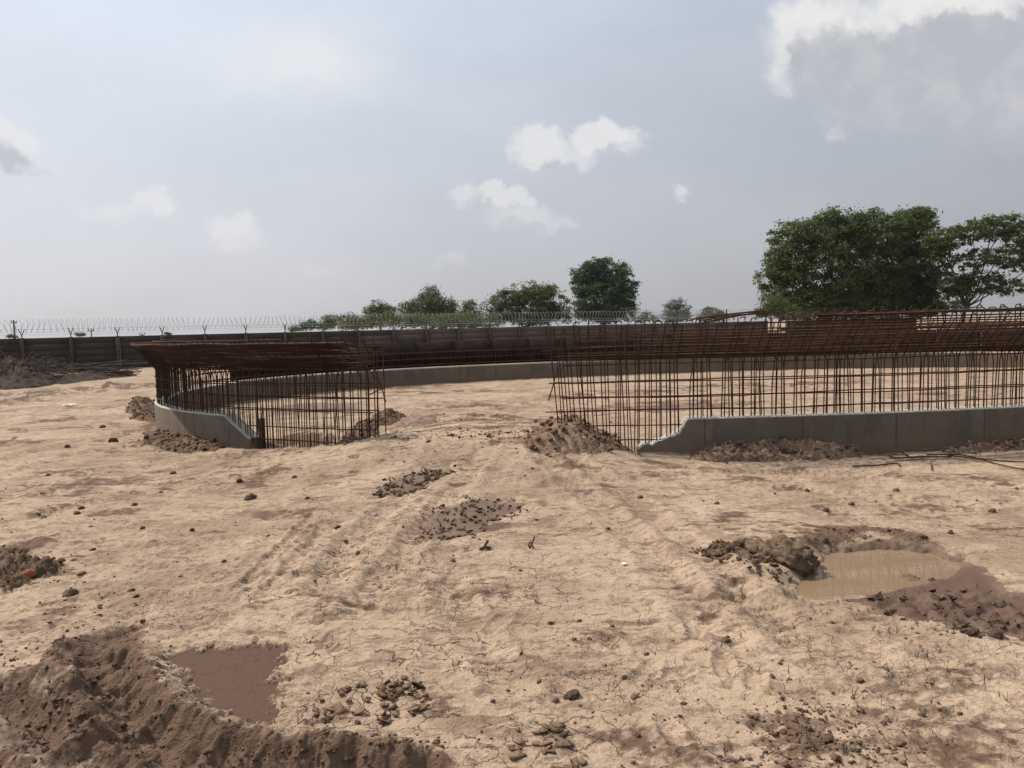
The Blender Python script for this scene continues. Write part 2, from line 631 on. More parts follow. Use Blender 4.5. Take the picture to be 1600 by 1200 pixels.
MG = mat_ground()
M_HEAP = mat_soil('loose_brown_soil', (0.30, 0.20, 0.135), (0.17, 0.108, 0.07), 5.0)
M_CLOD = mat_soil('clod_soil', (0.25, 0.165, 0.11), (0.12, 0.076, 0.05), 11.0)
M_WETCLOD = mat_soil('damp_clod_soil', (0.15, 0.095, 0.062), (0.08, 0.05, 0.034), 11.0, 0.75)
M_LUMP = mat_soil('pale_mud_lump', (0.33, 0.23, 0.15), (0.15, 0.10, 0.065), 17.0)
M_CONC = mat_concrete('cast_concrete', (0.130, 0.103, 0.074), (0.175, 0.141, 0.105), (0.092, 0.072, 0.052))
M_CONCTOP = mat_concrete('sunlit_top_concrete', (0.42, 0.38, 0.33), (0.52, 0.48, 0.42), (0.32, 0.28, 0.24))  # pale copy of the cast concrete for the wall top: sunlight put into colour
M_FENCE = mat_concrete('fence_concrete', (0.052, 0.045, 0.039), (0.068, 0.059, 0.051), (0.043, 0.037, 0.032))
M_FENCEP = mat_concrete('pale_fence_concrete', (0.105, 0.082, 0.071), (0.13, 0.104, 0.09), (0.085, 0.067, 0.058))  # paler slabs for the right part of the wall
M_POST = mat_concrete('fence_post_concrete', (0.068, 0.060, 0.052), (0.082, 0.073, 0.063), (0.055, 0.049, 0.042))
M_RUST = mat_rust('rusty_steel', (0.105, 0.049, 0.025), (0.055, 0.028, 0.017))
M_RUSTO = mat_rust('orange_rusty_steel', (0.15, 0.068, 0.032), (0.08, 0.036, 0.019))
M_RUSTSHADE = mat_rust('shaded_rusty_steel', (0.050, 0.026, 0.016), (0.030, 0.018, 0.012))  # darker copy of the rusty steel: shade on flare and far bars put into colour
M_SHUT = mat_flat('shuttering_plate', (0.024, 0.016, 0.013), 0.85, 0.4, 3.0, spec=0.05)
M_DARKST = mat_flat('grey_iron', (0.06, 0.058, 0.056), 0.7)
M_GALV = mat_flat('galvanised_wire', (0.30, 0.31, 0.32), 0.5, 0.1, spec=0.5)
M_WHITE = mat_flat('white_plastic', (0.75, 0.75, 0.74), 0.5, 0.08, 20.0)
M_BRICK = mat_flat('red_brick', (0.30, 0.10, 0.06), 0.9, 0.25, 30.0)
M_WATER = mat_water()
M_TWIG = mat_flat('dry_twig', (0.085, 0.06, 0.043), 0.9, 0.3)
M_SPROUT = mat_flat('dry_grass_sprout', (0.13, 0.10, 0.055), 0.9, 0.3)
M_BARK = mat_flat('bark', (0.075, 0.06, 0.047), 0.95, 0.3)
M_BARKPALE = mat_flat('pale_wood', (0.17, 0.125, 0.09), 0.95, 0.3)
M_SHADESOIL = mat_soil('shaded_brush_soil', (0.085, 0.062, 0.045), (0.045, 0.034, 0.026), 4.0)  # soil darkened so that its colour stands in for shadow
M_FLAKE = mat_soil('mud_flake', (0.26, 0.175, 0.125), (0.15, 0.098, 0.07), 14.0)

# ------------------------------------------------------------------ ring geometry (plan of the foundation)
RC = np.array([5.80, 17.67])
RA, RB, RROT, REXP = 12.861, 7.875, 0.196, 2.3


def ring_raw(th):
    c, s = np.cos(th), np.sin(th)
    x = RA * np.sign(c) * np.abs(c) ** (2 / REXP)
    y = RB * np.sign(s) * np.abs(s) ** (2 / REXP)
    cr, sr = math.cos(RROT), math.sin(RROT)
    return np.stack([RC[0] + x * cr - y * sr, RC[1] + x * sr + y * cr], axis=-1)


_th = np.linspace(0, 2 * math.pi, 8001)
_rp = ring_raw(_th)
_seg = np.hypot(*np.diff(_rp, axis=0).T)
_s = np.concatenate([[0], np.cumsum(_seg)])
RLEN = _s[-1]


def ring(s, off=0.0, z=0.0):
    """place on the plan curve: s metres along it (counter-clockwise), off metres outward, at height z"""
    s = np.mod(np.asarray(s, dtype=float), RLEN)
    x = np.interp(s, _s, _rp[:, 0])
    y = np.interp(s, _s, _rp[:, 1])
    e = 0.15
    x2, x1 = np.interp(np.mod(s + e, RLEN), _s, _rp[:, 0]), np.interp(np.mod(s - e, RLEN), _s, _rp[:, 0])
    y2, y1 = np.interp(np.mod(s + e, RLEN), _s, _rp[:, 1]), np.interp(np.mod(s - e, RLEN), _s, _rp[:, 1])
    tx, ty = x2 - x1, y2 - y1
    L = np.hypot(tx, ty) + 1e-9
    nx, ny = ty / L, -tx / L
    return np.stack([x + nx * off, y + ny * off, np.broadcast_to(np.asarray(z, dtype=float), x.shape)], axis=-1)


def ring_sd(x, y):
    """rough signed distance from the plan curve, positive outside"""
    cr, sr = math.cos(-RROT), math.sin(-RROT)
    dx, dy = x - RC[0], y - RC[1]
    u, v = dx * cr - dy * sr, dx * sr + dy * cr
    r = (np.abs(u / RA) ** REXP + np.abs(v / RB) ** REXP) ** (1 / REXP)
    rr = np.hypot(u, v)
    return (r - 1) * rr / np.maximum(r, 1e-6)


def ramp_h(x, y):
    """earth ramp heaped up through the gap so that lorries can drive over the ring"""
    sd = ring_sd(x, y)
    A = np.interp(x, [-4.8, -3.4, -2.3, -1.55, -0.9, 0.1, 0.6, 1.5, 2.8], [0, .14, .28, .41, .43, .43, .38, .13, 0])
    B = np.where(sd > 0, np.interp(sd, [0.1, 0.6, 1.3, 2.2, 3.6], [1, .80, .48, .2, 0]), np.interp(-sd, [0.5, 1.2, 3.2], [1, .8, 0]))
    return A * B * (y < RC[1] - 2)


def near_s(px, z=0.0):
    """run along the curve of the near (viewer's) side that is seen at column px"""
    S = np.linspace(0, RLEN, 6000)
    P = ring(S, 0, z)
    rel = P - np.array([0, 0, EYE])
    f = np.array(fwd); r = np.array(rt)
    x = 800 + FPX * (rel @ r) / (rel @ f)
    near = (P[:, 1] < RC[1] - 1.0)
    d = np.where(near, np.abs(x - px), 1e9)
    # on the near side take the closest to the viewer
    k = np.argsort(d)[:6]
    return S[k[0]]


def far_s(px, z=0.5):
    S = np.linspace(0, RLEN, 6000)
    P = ring(S, 0, z)
    rel = P - np.array([0, 0, EYE])
    x = 800 + FPX * (rel @ np.array(rt)) / (rel @ np.array(fwd))
    rad = (P[:, 0] - RC[0]) * P[:, 0] + (P[:, 1] - RC[1]) * P[:, 1]
    d = np.where((P[:, 1] > 15.5), np.abs(x - px), 1e9)
    return S[np.argmin(d)]


S_L = near_s(392)          # end of the concrete, left of the gap
S_R = near_s(996)          # end of the concrete, right of the gap
S_LB = near_s(584)         # end of the bars, left of the gap
S_RB = near_s(878)         # end of the bars, right of the gap
if S_R < S_L:
    S_R += RLEN
print('ring', RLEN, S_L, S_LB, S_RB, S_R)
# counter-clockwise seen from above: the near side runs left -> right with growing s
CON0, CON1 = S_R, S_L + RLEN          # concrete runs from S_R round the far side to S_L
BAR0, BAR1 = S_RB, S_LB + RLEN

# ------------------------------------------------------------------ ground sheet
RIDGE = smooth_line(gl((190, 1002), (222, 1044), (254, 1088), (302, 1128), (358, 1155), (440, 1171), (530, 1179), (620, 1187), (700, 1200), (748, 1236)))
BERM = smooth_line(gl((150, 998), (98, 1022), (92, 1066), (110, 1112), (128, 1158), (180, 1196), (250, 1235)))
RUT = smooth_line(gl((165, 1000), (166, 1042), (180, 1090), (218, 1140), (285, 1182), (390, 1206), (520, 1218), (640, 1235)))
DARKRUT = smooth_line(gl((-60, 1085), (0, 1092), (45, 1105), (75, 1135), (90, 1165)))
POOL1 = gl((262, 1022), (300, 1010), (345, 1012), (400, 1003), (446, 1014), (440, 1050), (436, 1092), (428, 1132), (380, 1138), (334, 1116), (300, 1084), (268, 1052))
POOL2 = gl((1285, 850), (1340, 846), (1400, 846), (1455, 852), (1515, 872), (1480, 892), (1410, 908), (1340, 922), (1275, 934), (1228, 928), (1226, 900), (1262, 874))
WET2 = gl((1235, 905), (1290, 850), (1380, 838), (1460, 845), (1540, 885), (1580, 920), (1640, 930), (1680, 1000), (1600, 1000), (1500, 985), (1410, 968), (1330, 940), (1260, 932))
CHURN2 = gl((1330, 930), (1420, 925), (1500, 915), (1580, 935), (1690, 950), (1690, 1010), (1560, 998), (1470, 985), (1400, 965))
WET3 = gl((648, 838), (668, 800), (720, 782), (770, 776), (822, 786), (818, 800), (778, 812), (745, 835), (690, 852), (655, 850))
WET4 = gl((568, 772), (600, 752), (640, 738), (690, 728), (716, 736), (690, 748), (655, 765), (620, 778), (580, 780))
WET5 = gl((138, 852), (165, 842), (210, 844), (240, 850), (215, 858), (165, 863))
WET6 = gl((-20, 1136), (20, 1128), (58, 1138), (84, 1160), (66, 1176), (20, 1176), (-30, 1170))
DAMP = [gl((205, 716), (250, 711), (275, 716), (240, 722)), gl((120, 780), (150, 776), (160, 790), (130, 796)),
        gl((985, 640), (1040, 628), (1110, 630), (1105, 640), (1020, 646)), gl((600, 660), (620, 650), (680, 648), (690, 660), (640, 668)),
        gl((395, 642), (470, 628), (560, 628), (560, 640), (440, 650))]
DIRTS = [
    (120, 760, 150, 40, .55), (1500, 1080, 180, 80, .42), (1150, 1190, 200, 40, .5), (700, 1130, 80, 40, .4), (330, 745, 130, 25, .5), (480, 940, 130, 40, .4), (930, 1005, 130, 45, .4), (1480, 1150, 160, 60, .35), (1540, 830, 120, 40, .4), (1180, 830, 120, 25, .35), (60, 960, 90, 30, .5), (880, 720, 90, 25, .5), (640, 735, 120, 20, .45),
    (490, 676, 80, 14, .95), (1060, 632, 130, 7, 1.1), (1150, 603, 150, 5, 1.0), (730, 634, 120, 6, .8), (700, 612, 140, 4, .8), (900, 620, 60, 5, .9), (520, 640, 60, 5, 1.0), (1290, 600, 90, 5, 1.0), (1020, 612, 120, 4, .9), (620, 606, 80, 4, .8), (1480, 615, 100, 5, .8), (1000, 640, 90, 6, 1.0),
    (90, 655, 60, 6, .7), (150, 640, 40, 5, .6), (180, 668, 50, 5, .5), (30, 690, 50, 7, .8), (90, 735, 90, 9, .5), (430, 760, 140, 8, .45), (200, 800, 80, 14, .5),
    (600, 705, 160, 6, .55), (820, 715, 120, 8, .5), (950, 735, 180, 8, .45), (1180, 760, 140, 8, .45), (1420, 800, 160, 20, .45), (1550, 760, 80, 14, .5), (1100, 905, 60, 20, .4), (1000, 830, 120, 12, .35),  # soft dark patches of loose dirt (px, py, rx, ry, amount)
    (40, 890, 75, 28, .9), (0, 870, 40, 40, .9), (280, 690, 70, 18, .8), (760, 670, 110, 20, 1.15), (690, 664, 60, 8, .9), (880, 640, 60, 20, .5),
    (1255, 1140, 60, 40, .7), (1320, 1180, 80, 30, .7), (1150, 865, 60, 14, .6), (60, 612, 70, 7, .9), (160, 606, 90, 8, .9),
    (10, 630, 60, 10, .7), (20, 684, 35, 8, .8), (110, 640, 40, 8, .5), (1000, 610, 120, 8, .35), (1180, 600, 120, 6, .45),
    (1300, 602, 80, 6, .45), (650, 880, 40, 12, .35), (1090, 1080, 60, 25, .45), (960, 980, 110, 40, .3), (560, 945, 120, 35, .3),
    (140, 890, 40, 10, .5), (1450, 720, 130, 10, .45), (1480, 745, 120, 16, .5), (1530, 700, 60, 8, .6), (700, 640, 60, 8, .4),
    (640, 930, 70, 30, .25), (330, 740, 90, 16, .35), (230, 760, 80, 20, .35), (1240, 735, 40, 8, .6), (390, 720, 120, 5, .5),
    (500, 690, 60, 8, .5), (1000, 1170, 60, 26, .5), (430, 960, 60, 20, .35), (60, 1060, 50, 40, .7), (850, 1120, 40, 18, .4),
]
CRACKS = [(560, 1105, 130, 40, 1.0), (850, 1160, 120, 40, 1.0), (640, 1020, 220, 80, .45), (740, 930, 200, 60, .4), (1000, 860, 120, 60, .3),
          (560, 870, 160, 60, .45), (700, 820, 140, 50, .5), (900, 1050, 160, 60, .35), (1100, 1180, 120, 30, .5), (260, 950, 90, 30, .4)]
TRACKS = [smooth_line(gl((488, 808), (450, 850), (410, 890), (370, 925))), smooth_line(gl((512, 820), (478, 862), (440, 905), (405, 940))),
          smooth_line(gl((700, 920), (740, 990), (800, 1070))), smooth_line(gl((60, 770), (160, 735), (260, 720))),
          smooth_line(gl((860, 760), (1000, 745), (1180, 738), (1400, 748))), smooth_line(gl((700, 720), (640, 770), (560, 840), (500, 930))),
          smooth_line(gl((860, 790), (1020, 770), (1200, 762), (1500, 790))), smooth_line(gl((0, 820), (160, 780), (330, 752), (520, 725))),
          smooth_line(gl((0, 720), (120, 690), (220, 672))), smooth_line(gl((1050, 1010), (1120, 940), (1210, 900))),
          smooth_line(gl((-40, 800), (120, 742), (330, 715), (480, 700))), smooth_line(gl((-60, 770), (100, 715), (260, 690))), smooth_line(gl((760, 700), (720, 760), (640, 860), (560, 960))),
          smooth_line(gl((840, 700), (900, 760), (1010, 860), (1130, 1000))), smooth_line(gl((880, 700), (960, 760), (1090, 860), (1240, 1000)))]
STEPS = [G(*p) for p in [(1010, 1052), (1048, 1055), (1210, 1150), (1370, 1175), (1050, 1150), (780, 975),
                         (1250, 1000), (1090, 990), (930, 1060), (520, 1000), (480, 905), (560, 905), (1130, 1040), (1300, 1080), (1420, 1060), (1500, 1120),
                         (1560, 1060), (1120, 1120), (960, 1010), (1180, 1060), (640, 960), (890, 900), (990, 940)]]


def gauss_px(x, y, px, py, rx, ry):
    c = G(px, py)
    dx = abs(G(px + rx, py)[0] - c[0])
    dy = abs(G(px, py - ry)[1] - G(px, py + ry)[1]) / 2
    return np.exp(-(((x - c[0]) / dx) ** 2 + ((y - c[1]) / max(dy, .04)) ** 2))


def ground_fields(x, y):
    """height of the ground and the masks of wet, loose dark soil (with painted shade) and cracked crust"""
    r = np.hypot(x, y)
    near = np.exp(-(r / 60.0) ** 2)
    sd = ring_sd(x, y)
    h = 0.05 * fbm(x, y, 0.22, 3, 1) * sstep(np.abs(sd), 0.2, 2.5)
    rough = sstep(fbm(x, y, 0.33, 3, 20), -0.35, 0.45)
    h = h + ramp_h(x, y)
    h = h + (0.022 * fbm(x, y, 1.1, 3, 3) + 0.013 * fbm(x, y, 4.2, 3, 6) * (0.4 + rough)) * near
    fine = np.exp(-(r / 16.0) ** 2)
    lum = 1 - np.abs(fbm(x + .04 * fbm(x, y, 9, 2, 15), y, 5.5, 4, 9, .6)) * 2.6
    h = h + 0.009 * lum * (0.15 + rough) * near
    h = h + 0.006 * fbm(x, y, 17.0, 3, 12, .6) * fine * (.2 + rough)
    wet = np.zeros_like(x)
    mud = 0.55 * sstep(fbm(x, y, 0.9, 5, 30, 0.6), 0.16, 0.6) + 0.30 * sstep(fbm(x, y, 3.1, 4, 33, 0.6), 0.22, 0.6)
    mud = mud * near
    crk = np.zeros_like(x)
    h0 = h.copy()
    warp_x = x + 0.05 * fbm(x, y, 4.0, 3, 40)
    warp_y = y + 0.05 * fbm(x, y, 4.0, 3, 44)
    # trench below the cage on either side of the gap
    strip = np.exp(-((sd + 0.35) / 0.55) ** 2)
    c = G(470, 690); c2 = G(960, 692)
    tr = strip * np.exp(-((x - c[0] - .3) / 1.15) ** 2) * (y < 13) * 0.34 + strip * np.exp(-((x - c2[0]) / .6) ** 2) * (y < 13) * 0.10
    h = h - tr
    mud = np.maximum(mud, np.clip(tr * 2.2, 0, .7))
    # dark line along the foot of the wall: its shadow put into soil colour
    mud = np.maximum(mud, 0.6 * np.exp(-((sd - 0.12) / 0.16) ** 2))
    brk = np.clip(0.62 + 1.5 * fbm(x, y, 1.9, 5, 48, .68), 0, 1.25)
    for (px, py, rx, ry, a) in DIRTS:
        gsn = gauss_px(warp_x, warp_y, px, py, rx, ry) * brk
        mud = np.maximum(mud, a * gsn)
        h = h + 0.03 * a * gsn * np.abs(fbm(x, y, 6.0, 4, 50)) * near
    for (px, py, rx, ry, a) in CRACKS:
        crk = np.maximum(crk, a * gauss_px(x, y, px, py, rx, ry))
    m = r < 22
    xs, ys = x[m], y[m]
    hs, ws, ms, cs = h[m], wet[m], mud[m], crk[m]
    wx, wy = warp_x[m], warp_y[m]
    for k, T in enumerate(TRACKS):
        d, side, run = poly_dist(wx, wy, T)
        wd = 0.045 if k < 2 else 0.11
        lug = 0.5 + 0.5 * np.sign(np.sin(run * 2 * math.pi / 0.11 + side * 1.2))
        f = np.exp(-(d / wd) ** 4)
        ms = np.maximum(ms, .42 * f * (.4 + .6 * lug) * np.clip(.6 + fbm(xs, ys, 1.5, 3, 62), 0, 1))
        hs = hs - f * (.55 if k < 2 else 1.0) * (0.016 + 0.013 * lug) * (0.4 + rough[m]) + 0.012 * np.exp(-((d - wd * 1.5) / (wd * .45)) ** 2)
    for k, c in enumerate(STEPS):
        a = random.uniform(0, math.pi)
        dx, dy = xs - c[0], ys - c[1]
        u, v = dx * math.cos(a) + dy * math.sin(a), -dx * math.sin(a) + dy * math.cos(a)
        e = np.sqrt((u / 0.125) ** 2 + (v / 0.05) ** 2) + 0.25 * fbm(xs, ys, 12, 2, 60)
        hs = hs - 0.009 * sstep(e, 1.25, 0.6) + 0.009 * np.exp(-((e - 1.3) / 0.28) ** 2)
    # ---- bottom left: rut squeezed up by a heavy tyre
    jit = 0.02 * fbm(xs, ys, 9, 3, 70)
    d, side, run = poly_dist(xs + jit, ys + jit, RIDGE)
    endf = sstep(run, 0.0, 0.25) * sstep(RIDGE_LEN - run, 0.0, 0.4)
    endf = 0.35 + 0.65 * endf
    stri = 0.010 * fbm(run * 16, d * 2.2, 1.0, 3, 71) + 0.008 * 1.6 * fbm(run * 60, d * 6, 1.0, 3, 72)
    rutside = side < 0
    frac = np.abs(np.mod(run / 0.085 + 0.9 * fbm(xs, ys, 6, 2, 74), 1) - .5)
    crackv = sstep(frac, 0.10, 0.0) * sstep(fbm(xs, ys, 5, 2, 79), -.1, .2)
    prof = np.where(rutside, 1 - sstep(d, 0.02, 0.135), np.exp(-(d / 0.075) ** 2))
    hs = hs + endf * prof * (0.080 + stri * .7 + 0.014 * fbm(xs, ys, 7, 4, 73, .6) - .014 * crackv)
    ms = np.maximum(ms, np.where(rutside, 0.95 * np.exp(-(d / 0.17) ** 4), 0.45 * np.exp(-(d / 0.08) ** 2)) * endf)
    d, side, run = poly_dist(xs + jit, ys + jit, BERM)
    endb = sstep(run, 0.0, 0.15)
    hs = hs + endb * np.exp(-(d / 0.10) ** 2.2) * (0.045 + 0.045 * fbm(xs, ys, 8, 5, 75, .6))
    ms = np.maximum(ms, 0.62 * np.exp(-(d / 0.14) ** 2))
    d, side, run = poly_dist(xs + jit, ys + jit, RUT)
    rb = np.exp(-(d / 0.15) ** 4)
    hs = hs - rb * 0.055 + rb * (0.05 * np.maximum(fbm(xs, ys, 9, 5, 77, .62), 0) + 0.012 * np.sin(run * 2 * math.pi / 0.14))
    ms = np.maximum(ms, 0.95 * np.exp(-(d / 0.19) ** 4))
    ws = np.maximum(ws, 0.40 * np.exp(-(d / 0.13) ** 4))
    d, side, run = poly_dist(xs + jit, ys + jit, DARKRUT)
    hs = hs - 0.10 * np.exp(-(d / 0.09) ** 2) + 0.06 * np.exp(-((d - .17) / .07) ** 2)
    ms = np.maximum(ms, 0.8 * np.exp(-(d / 0.16) ** 2))
    # rough lumpy corner beyond the rut
    cor = gauss_px(xs, ys, 20, 1180, 260, 60)
    hs = hs + cor * 0.035 * fbm(xs, ys, 7, 5, 78, .62)
    ms = np.maximum(ms, cor * 0.42)
    # ---- pools and wet patches
    edge = 0.06 * fbm(xs, ys, 9, 5, 80, .7)
    e1 = edge * 1.3 + .03 * fbm(xs, ys, 26, 4, 81, .7)
    p = poly_field(xs + e1, ys + e1, POOL1)
    k = sstep(p, -0.03, 0.03)
    hs = hs * (1 - k) + (-0.015) * k
    ws = np.maximum(ws, sstep(p, -0.015, 0.02))
    p2 = poly_field(xs + edge, ys + edge, WET2)
    k = sstep(p2, -0.10, 0.12)
    hs = hs * (1 - .7 * k) - 0.032 * k + k * 0.012 * fbm(xs, ys, 7, 3, 82)
    ws = np.maximum(ws, 0.9 * sstep(p2, -0.05, 0.08))
    pw = poly_field(xs + edge, ys + edge, POOL2)
    k = sstep(pw, -0.07, 0.10)
    hs = hs - 0.06 * k
    pc = poly_field(xs + edge, ys + edge, CHURN2)
    k = sstep(pc, -0.05, 0.15)
    hs = hs + k * (0.012 + 0.045 * (1 - 2.2 * np.abs(fbm(xs * .8, ys * 1.3, 4.0, 4, 84))) )
    ws = np.maximum(ws, k * 0.8)
    ms = np.maximum(ms, k * 0.9)
    # crumbled rim on the far side of the pool, pit shade darkened into its colour
    rim, sde, rn = poly_dist(xs + jit, ys + jit, RIM)
    hs = hs + 0.022 * np.exp(-(rim / 0.09) ** 2) * (0.7 + 1.8 * fbm(xs, ys, 8, 4, 86))
    ms = np.maximum(ms, 0.75 * np.exp(-(rim / 0.16) ** 2))
    for P, a in ((WET3, 1.0), (WET4, 1.0), (WET5, .42), (WET6, .9)):
        p = poly_field(xs + edge * 1.6, ys + edge * 1.6, P)
        k = sstep(p, -0.12, 0.12)
        hr = ramp_h(xs, ys)
        hs = hr + (hs - hr) * (1 - .6 * k) - 0.012 * k
        ws = np.maximum(ws, k * (0.62 if a == 1.0 else a))
    for P in DAMP:
        p = poly_field(xs + edge * 2, ys + edge * 2, P)
        ws = np.maximum(ws, 0.5 * sstep(p, -0.08, 0.1))
    h[m], wet[m], mud[m], crk[m] = hs, ws, ms, cs
    # windrow of loose soil on the left
    wr = smooth_line(gl((-60, 640), (20, 628), (80, 617), (150, 607), (228, 602)))
    d, _, run = poly_dist(warp_x, warp_y, wr)
    k = np.exp(-(d / 0.5) ** 2) * brk
    h = h + k * 0.16 * np.maximum(0, 0.5 + fbm(x, y, 1.6, 4, 90))
    mud = np.maximum(mud, .9 * np.exp(-(d / .6) ** 2) * brk)
    wet = np.where(sstep(np.abs(wet), 0, .01) > 0, wet, 0)
    return h, wet, np.clip(mud, 0, 1), crk


RIM = smooth_line(gl((1262, 850), (1300, 836), (1345, 828), (1395, 830), (1430, 842)))
RIDGE_LEN = np.hypot(*np.diff(RIDGE, axis=0).T).sum()
_state = random.getstate()


def ground_h(x, y):
    random.setstate(_state)
    x = np.atleast_1d(np.asarray(x, dtype=float))
    y = np.atleast_1d(np.asarray(y, dtype=float))
    return ground_fields(x, y)[0]


def build_ground():
    inner = np.linspace(-48, 48, 820)
    left = np.linspace(-180, -48, 40)[:-1]
    right = np.linspace(48, 180, 40)[1:]
    ang = np.radians(np.concatenate([left, inner, right]))[:-1]          # closes on itself behind the viewer
    # spacing follows perspective: fine at the feet, coarse far off
    inv = np.linspace(1 / 1.9, 1 / 45.0, 720)
    rad = np.concatenate([[0.25, 0.6, 1.0, 1.4], 1 / inv, np.geomspace(48, 5000, 60)])
    A, R = np.meshgrid(ang, rad)
    x, y = R * np.sin(A), R * np.cos(A)
    h, wet, mud, crk = ground_fields(x.ravel(), y.ravel())
    V = np.stack([x.ravel(), y.ravel(), h], axis=-1)
    nr, na = x.shape
    i = np.arange(nr - 1)[:, None] * na
    j = np.arange(na)[None, :]
    j2 = (j + 1) % na
    F = np.stack([i + j, i + na + j, i + na + j2, i + j2], axis=-1).reshape(-1, 4)
    # middle fan
    V = np.vstack([V, [[0, 0, 0]]])
    c = len(V) - 1
    T = np.stack([np.arange(na), (np.arange(na) + 1) % na, np.full(na, c)], axis=-1)
    me = np_mesh('ground', V, [T, F], MG, True)
    ca = me.attributes.new('zones', 'FLOAT_COLOR', 'POINT')
    z = lambda a: np.concatenate([a, [0]])
    gloss = np.concatenate([1 - .65 * sstep(poly_field(V[:-1, 0], V[:-1, 1], POOL1), -.3, -.1), [0]])
    col = np.stack([z(wet), z(mud), z(crk), gloss], axis=-1).astype(np.float32)
    ca.data.foreach_set('color', col.ravel())
    tag(link('ground', me), kind='structure', label='pale dry cracked mud ground of the building site')


build_ground()

# water in the dug pit
def build_water():
    P = POOL2.mean(axis=0) + (POOL2 - POOL2.mean(axis=0)) * 1.22
    P = smooth_line(np.vstack([P, P[:1]]), 6)[:-1]
    lv = -0.060
    V = np.column_stack([P, np.full(len(P), lv)])
    V = np.vstack([V, np.append(P.mean(axis=0), lv)])
    n = len(P)
    T = np.stack([np.arange(n), (np.arange(n) + 1) % n, np.full(n, n)], axis=-1)
    tag(link('puddle_water', np_mesh('puddle_water', V, [T], M_WATER)), kind='structure', label='brown muddy water standing in the dug pit')


build_water()

# ------------------------------------------------------------------ ring foundation
tank = empty('tank_foundation', (float(RC[0]), float(RC[1]), 0))
tag(tank, 'large round concrete tank base with a tall rusty rebar cage, broken open in front', 'tank foundation')
TANK_INV = Vector((-float(RC[0]), -float(RC[1]), 0))


def tank_part(name, me, kind=None):
    o = link(name, me, tank)
    o.location = TANK_INV          # meshes are written in place
    if kind:
        o['kind'] = kind
    return o


def build_wall():
    T = 0.22
    n = 520
    S = np.linspace(CON0, CON1, n)
    # finer near both ends
    S = np.unique(np.concatenate([S, CON0 + np.linspace(0, 0.9, 40), CON1 - np.linspace(0, 0.7, 20)]))
    d0, d1 = S - CON0, CON1 - S
    top = np.full(len(S), 0.482) + 0.006 * pn(S * 2.0, S * 0, 3)
    jag = 0.022 * fbm(S, S * 0, 9.0, 3, 5)
    e0 = np.interp(d0, [0, 0.10, 0.30, 0.45, 0.52, 0.60, 0.68], [0.13, 0.16, 0.22, 0.27, 0.34, 0.44, 0.482]) + np.where(d0 < .7, jag * 2.6, 0)
    e1 = np.interp(d1, [0, 0.06, 0.55], [0.17, 0.19, 0.482]) + np.where(d1 < .5, jag * .4, 0)
    top = np.minimum(top, np.minimum(e0, e1))
    bev = 0.015
    rows = [ring(S, 0.004, -0.30), ring(S, 0.0, top - bev), ring(S, -bev, top), ring(S, -T + bev, top), ring(S, -T, top - bev), ring(S, -T, -0.30)]
    jt = 0.008 * fbm(S, S * 0, 11.0, 3, 8)
    rows[2][:, 2] += jt
    rows[3][:, 2] += jt
    V = np.concatenate(rows)
    m = len(S)
    i = np.arange(m - 1)
    F = []
    for a in range(5):
        F.append(np.stack([a * m + i, a * m + i + 1, (a + 1) * m + i + 1, (a + 1) * m + i], axis=-1))
    cap0 = np.array([[a * m for a in range(6)]])
    cap1 = np.array([[a * m + m - 1 for a in range(6)][::-1]])
    me = np_mesh('concrete_ring_wall', V, [np.concatenate(F), cap0, cap1], M_CONC, False)
    ra = me.attributes.new('run', 'FLOAT', 'POINT')
    ra.data.foreach_set('value', np.tile(S, 6).astype(np.float32))
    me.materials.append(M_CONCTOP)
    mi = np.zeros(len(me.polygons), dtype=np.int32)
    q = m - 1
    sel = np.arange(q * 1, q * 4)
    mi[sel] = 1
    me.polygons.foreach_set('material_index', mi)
    tank_part('concrete_ring_wall', me)


build_wall()
OUT, INN = -0.05, -0.17       # the two layers of the cage
KNEE = 1.10
RISE = 0.09        # the right hand cage flares a little higher up


def top_z(s):
    """bars stand higher on the right than on the left"""
    P = ring(s)
    return float(np.interp(P[..., 0], [-7, -4, 0.5, 2.0, 3.5, 7], [1.50, 1.55, 1.62, 1.70, 1.76, 1.78]))


def bar_mesh(kind):
    mb = MB()
    r = 0.0085
    if kind == 'straight':          # height 1 is scaled per bar
        mb.tube([(0, 0, 0), (0, 0, 0.5), (0, 0, 1.0)], r, 5)
    return mb


def near_run():
    """stations along the cage on the viewer's side, from the left tangent to the gap and from the gap to beyond the frame"""
    a0 = S_L - 7.6
    left = np.arange(S_LB, a0, -0.115)
    right = np.arange(S_RB if S_RB > 0 else S_RB + RLEN, S_RB + 8.2, 0.13)
    return left, right


LEFT, RIGHT = near_run()
_bar_cache = {}


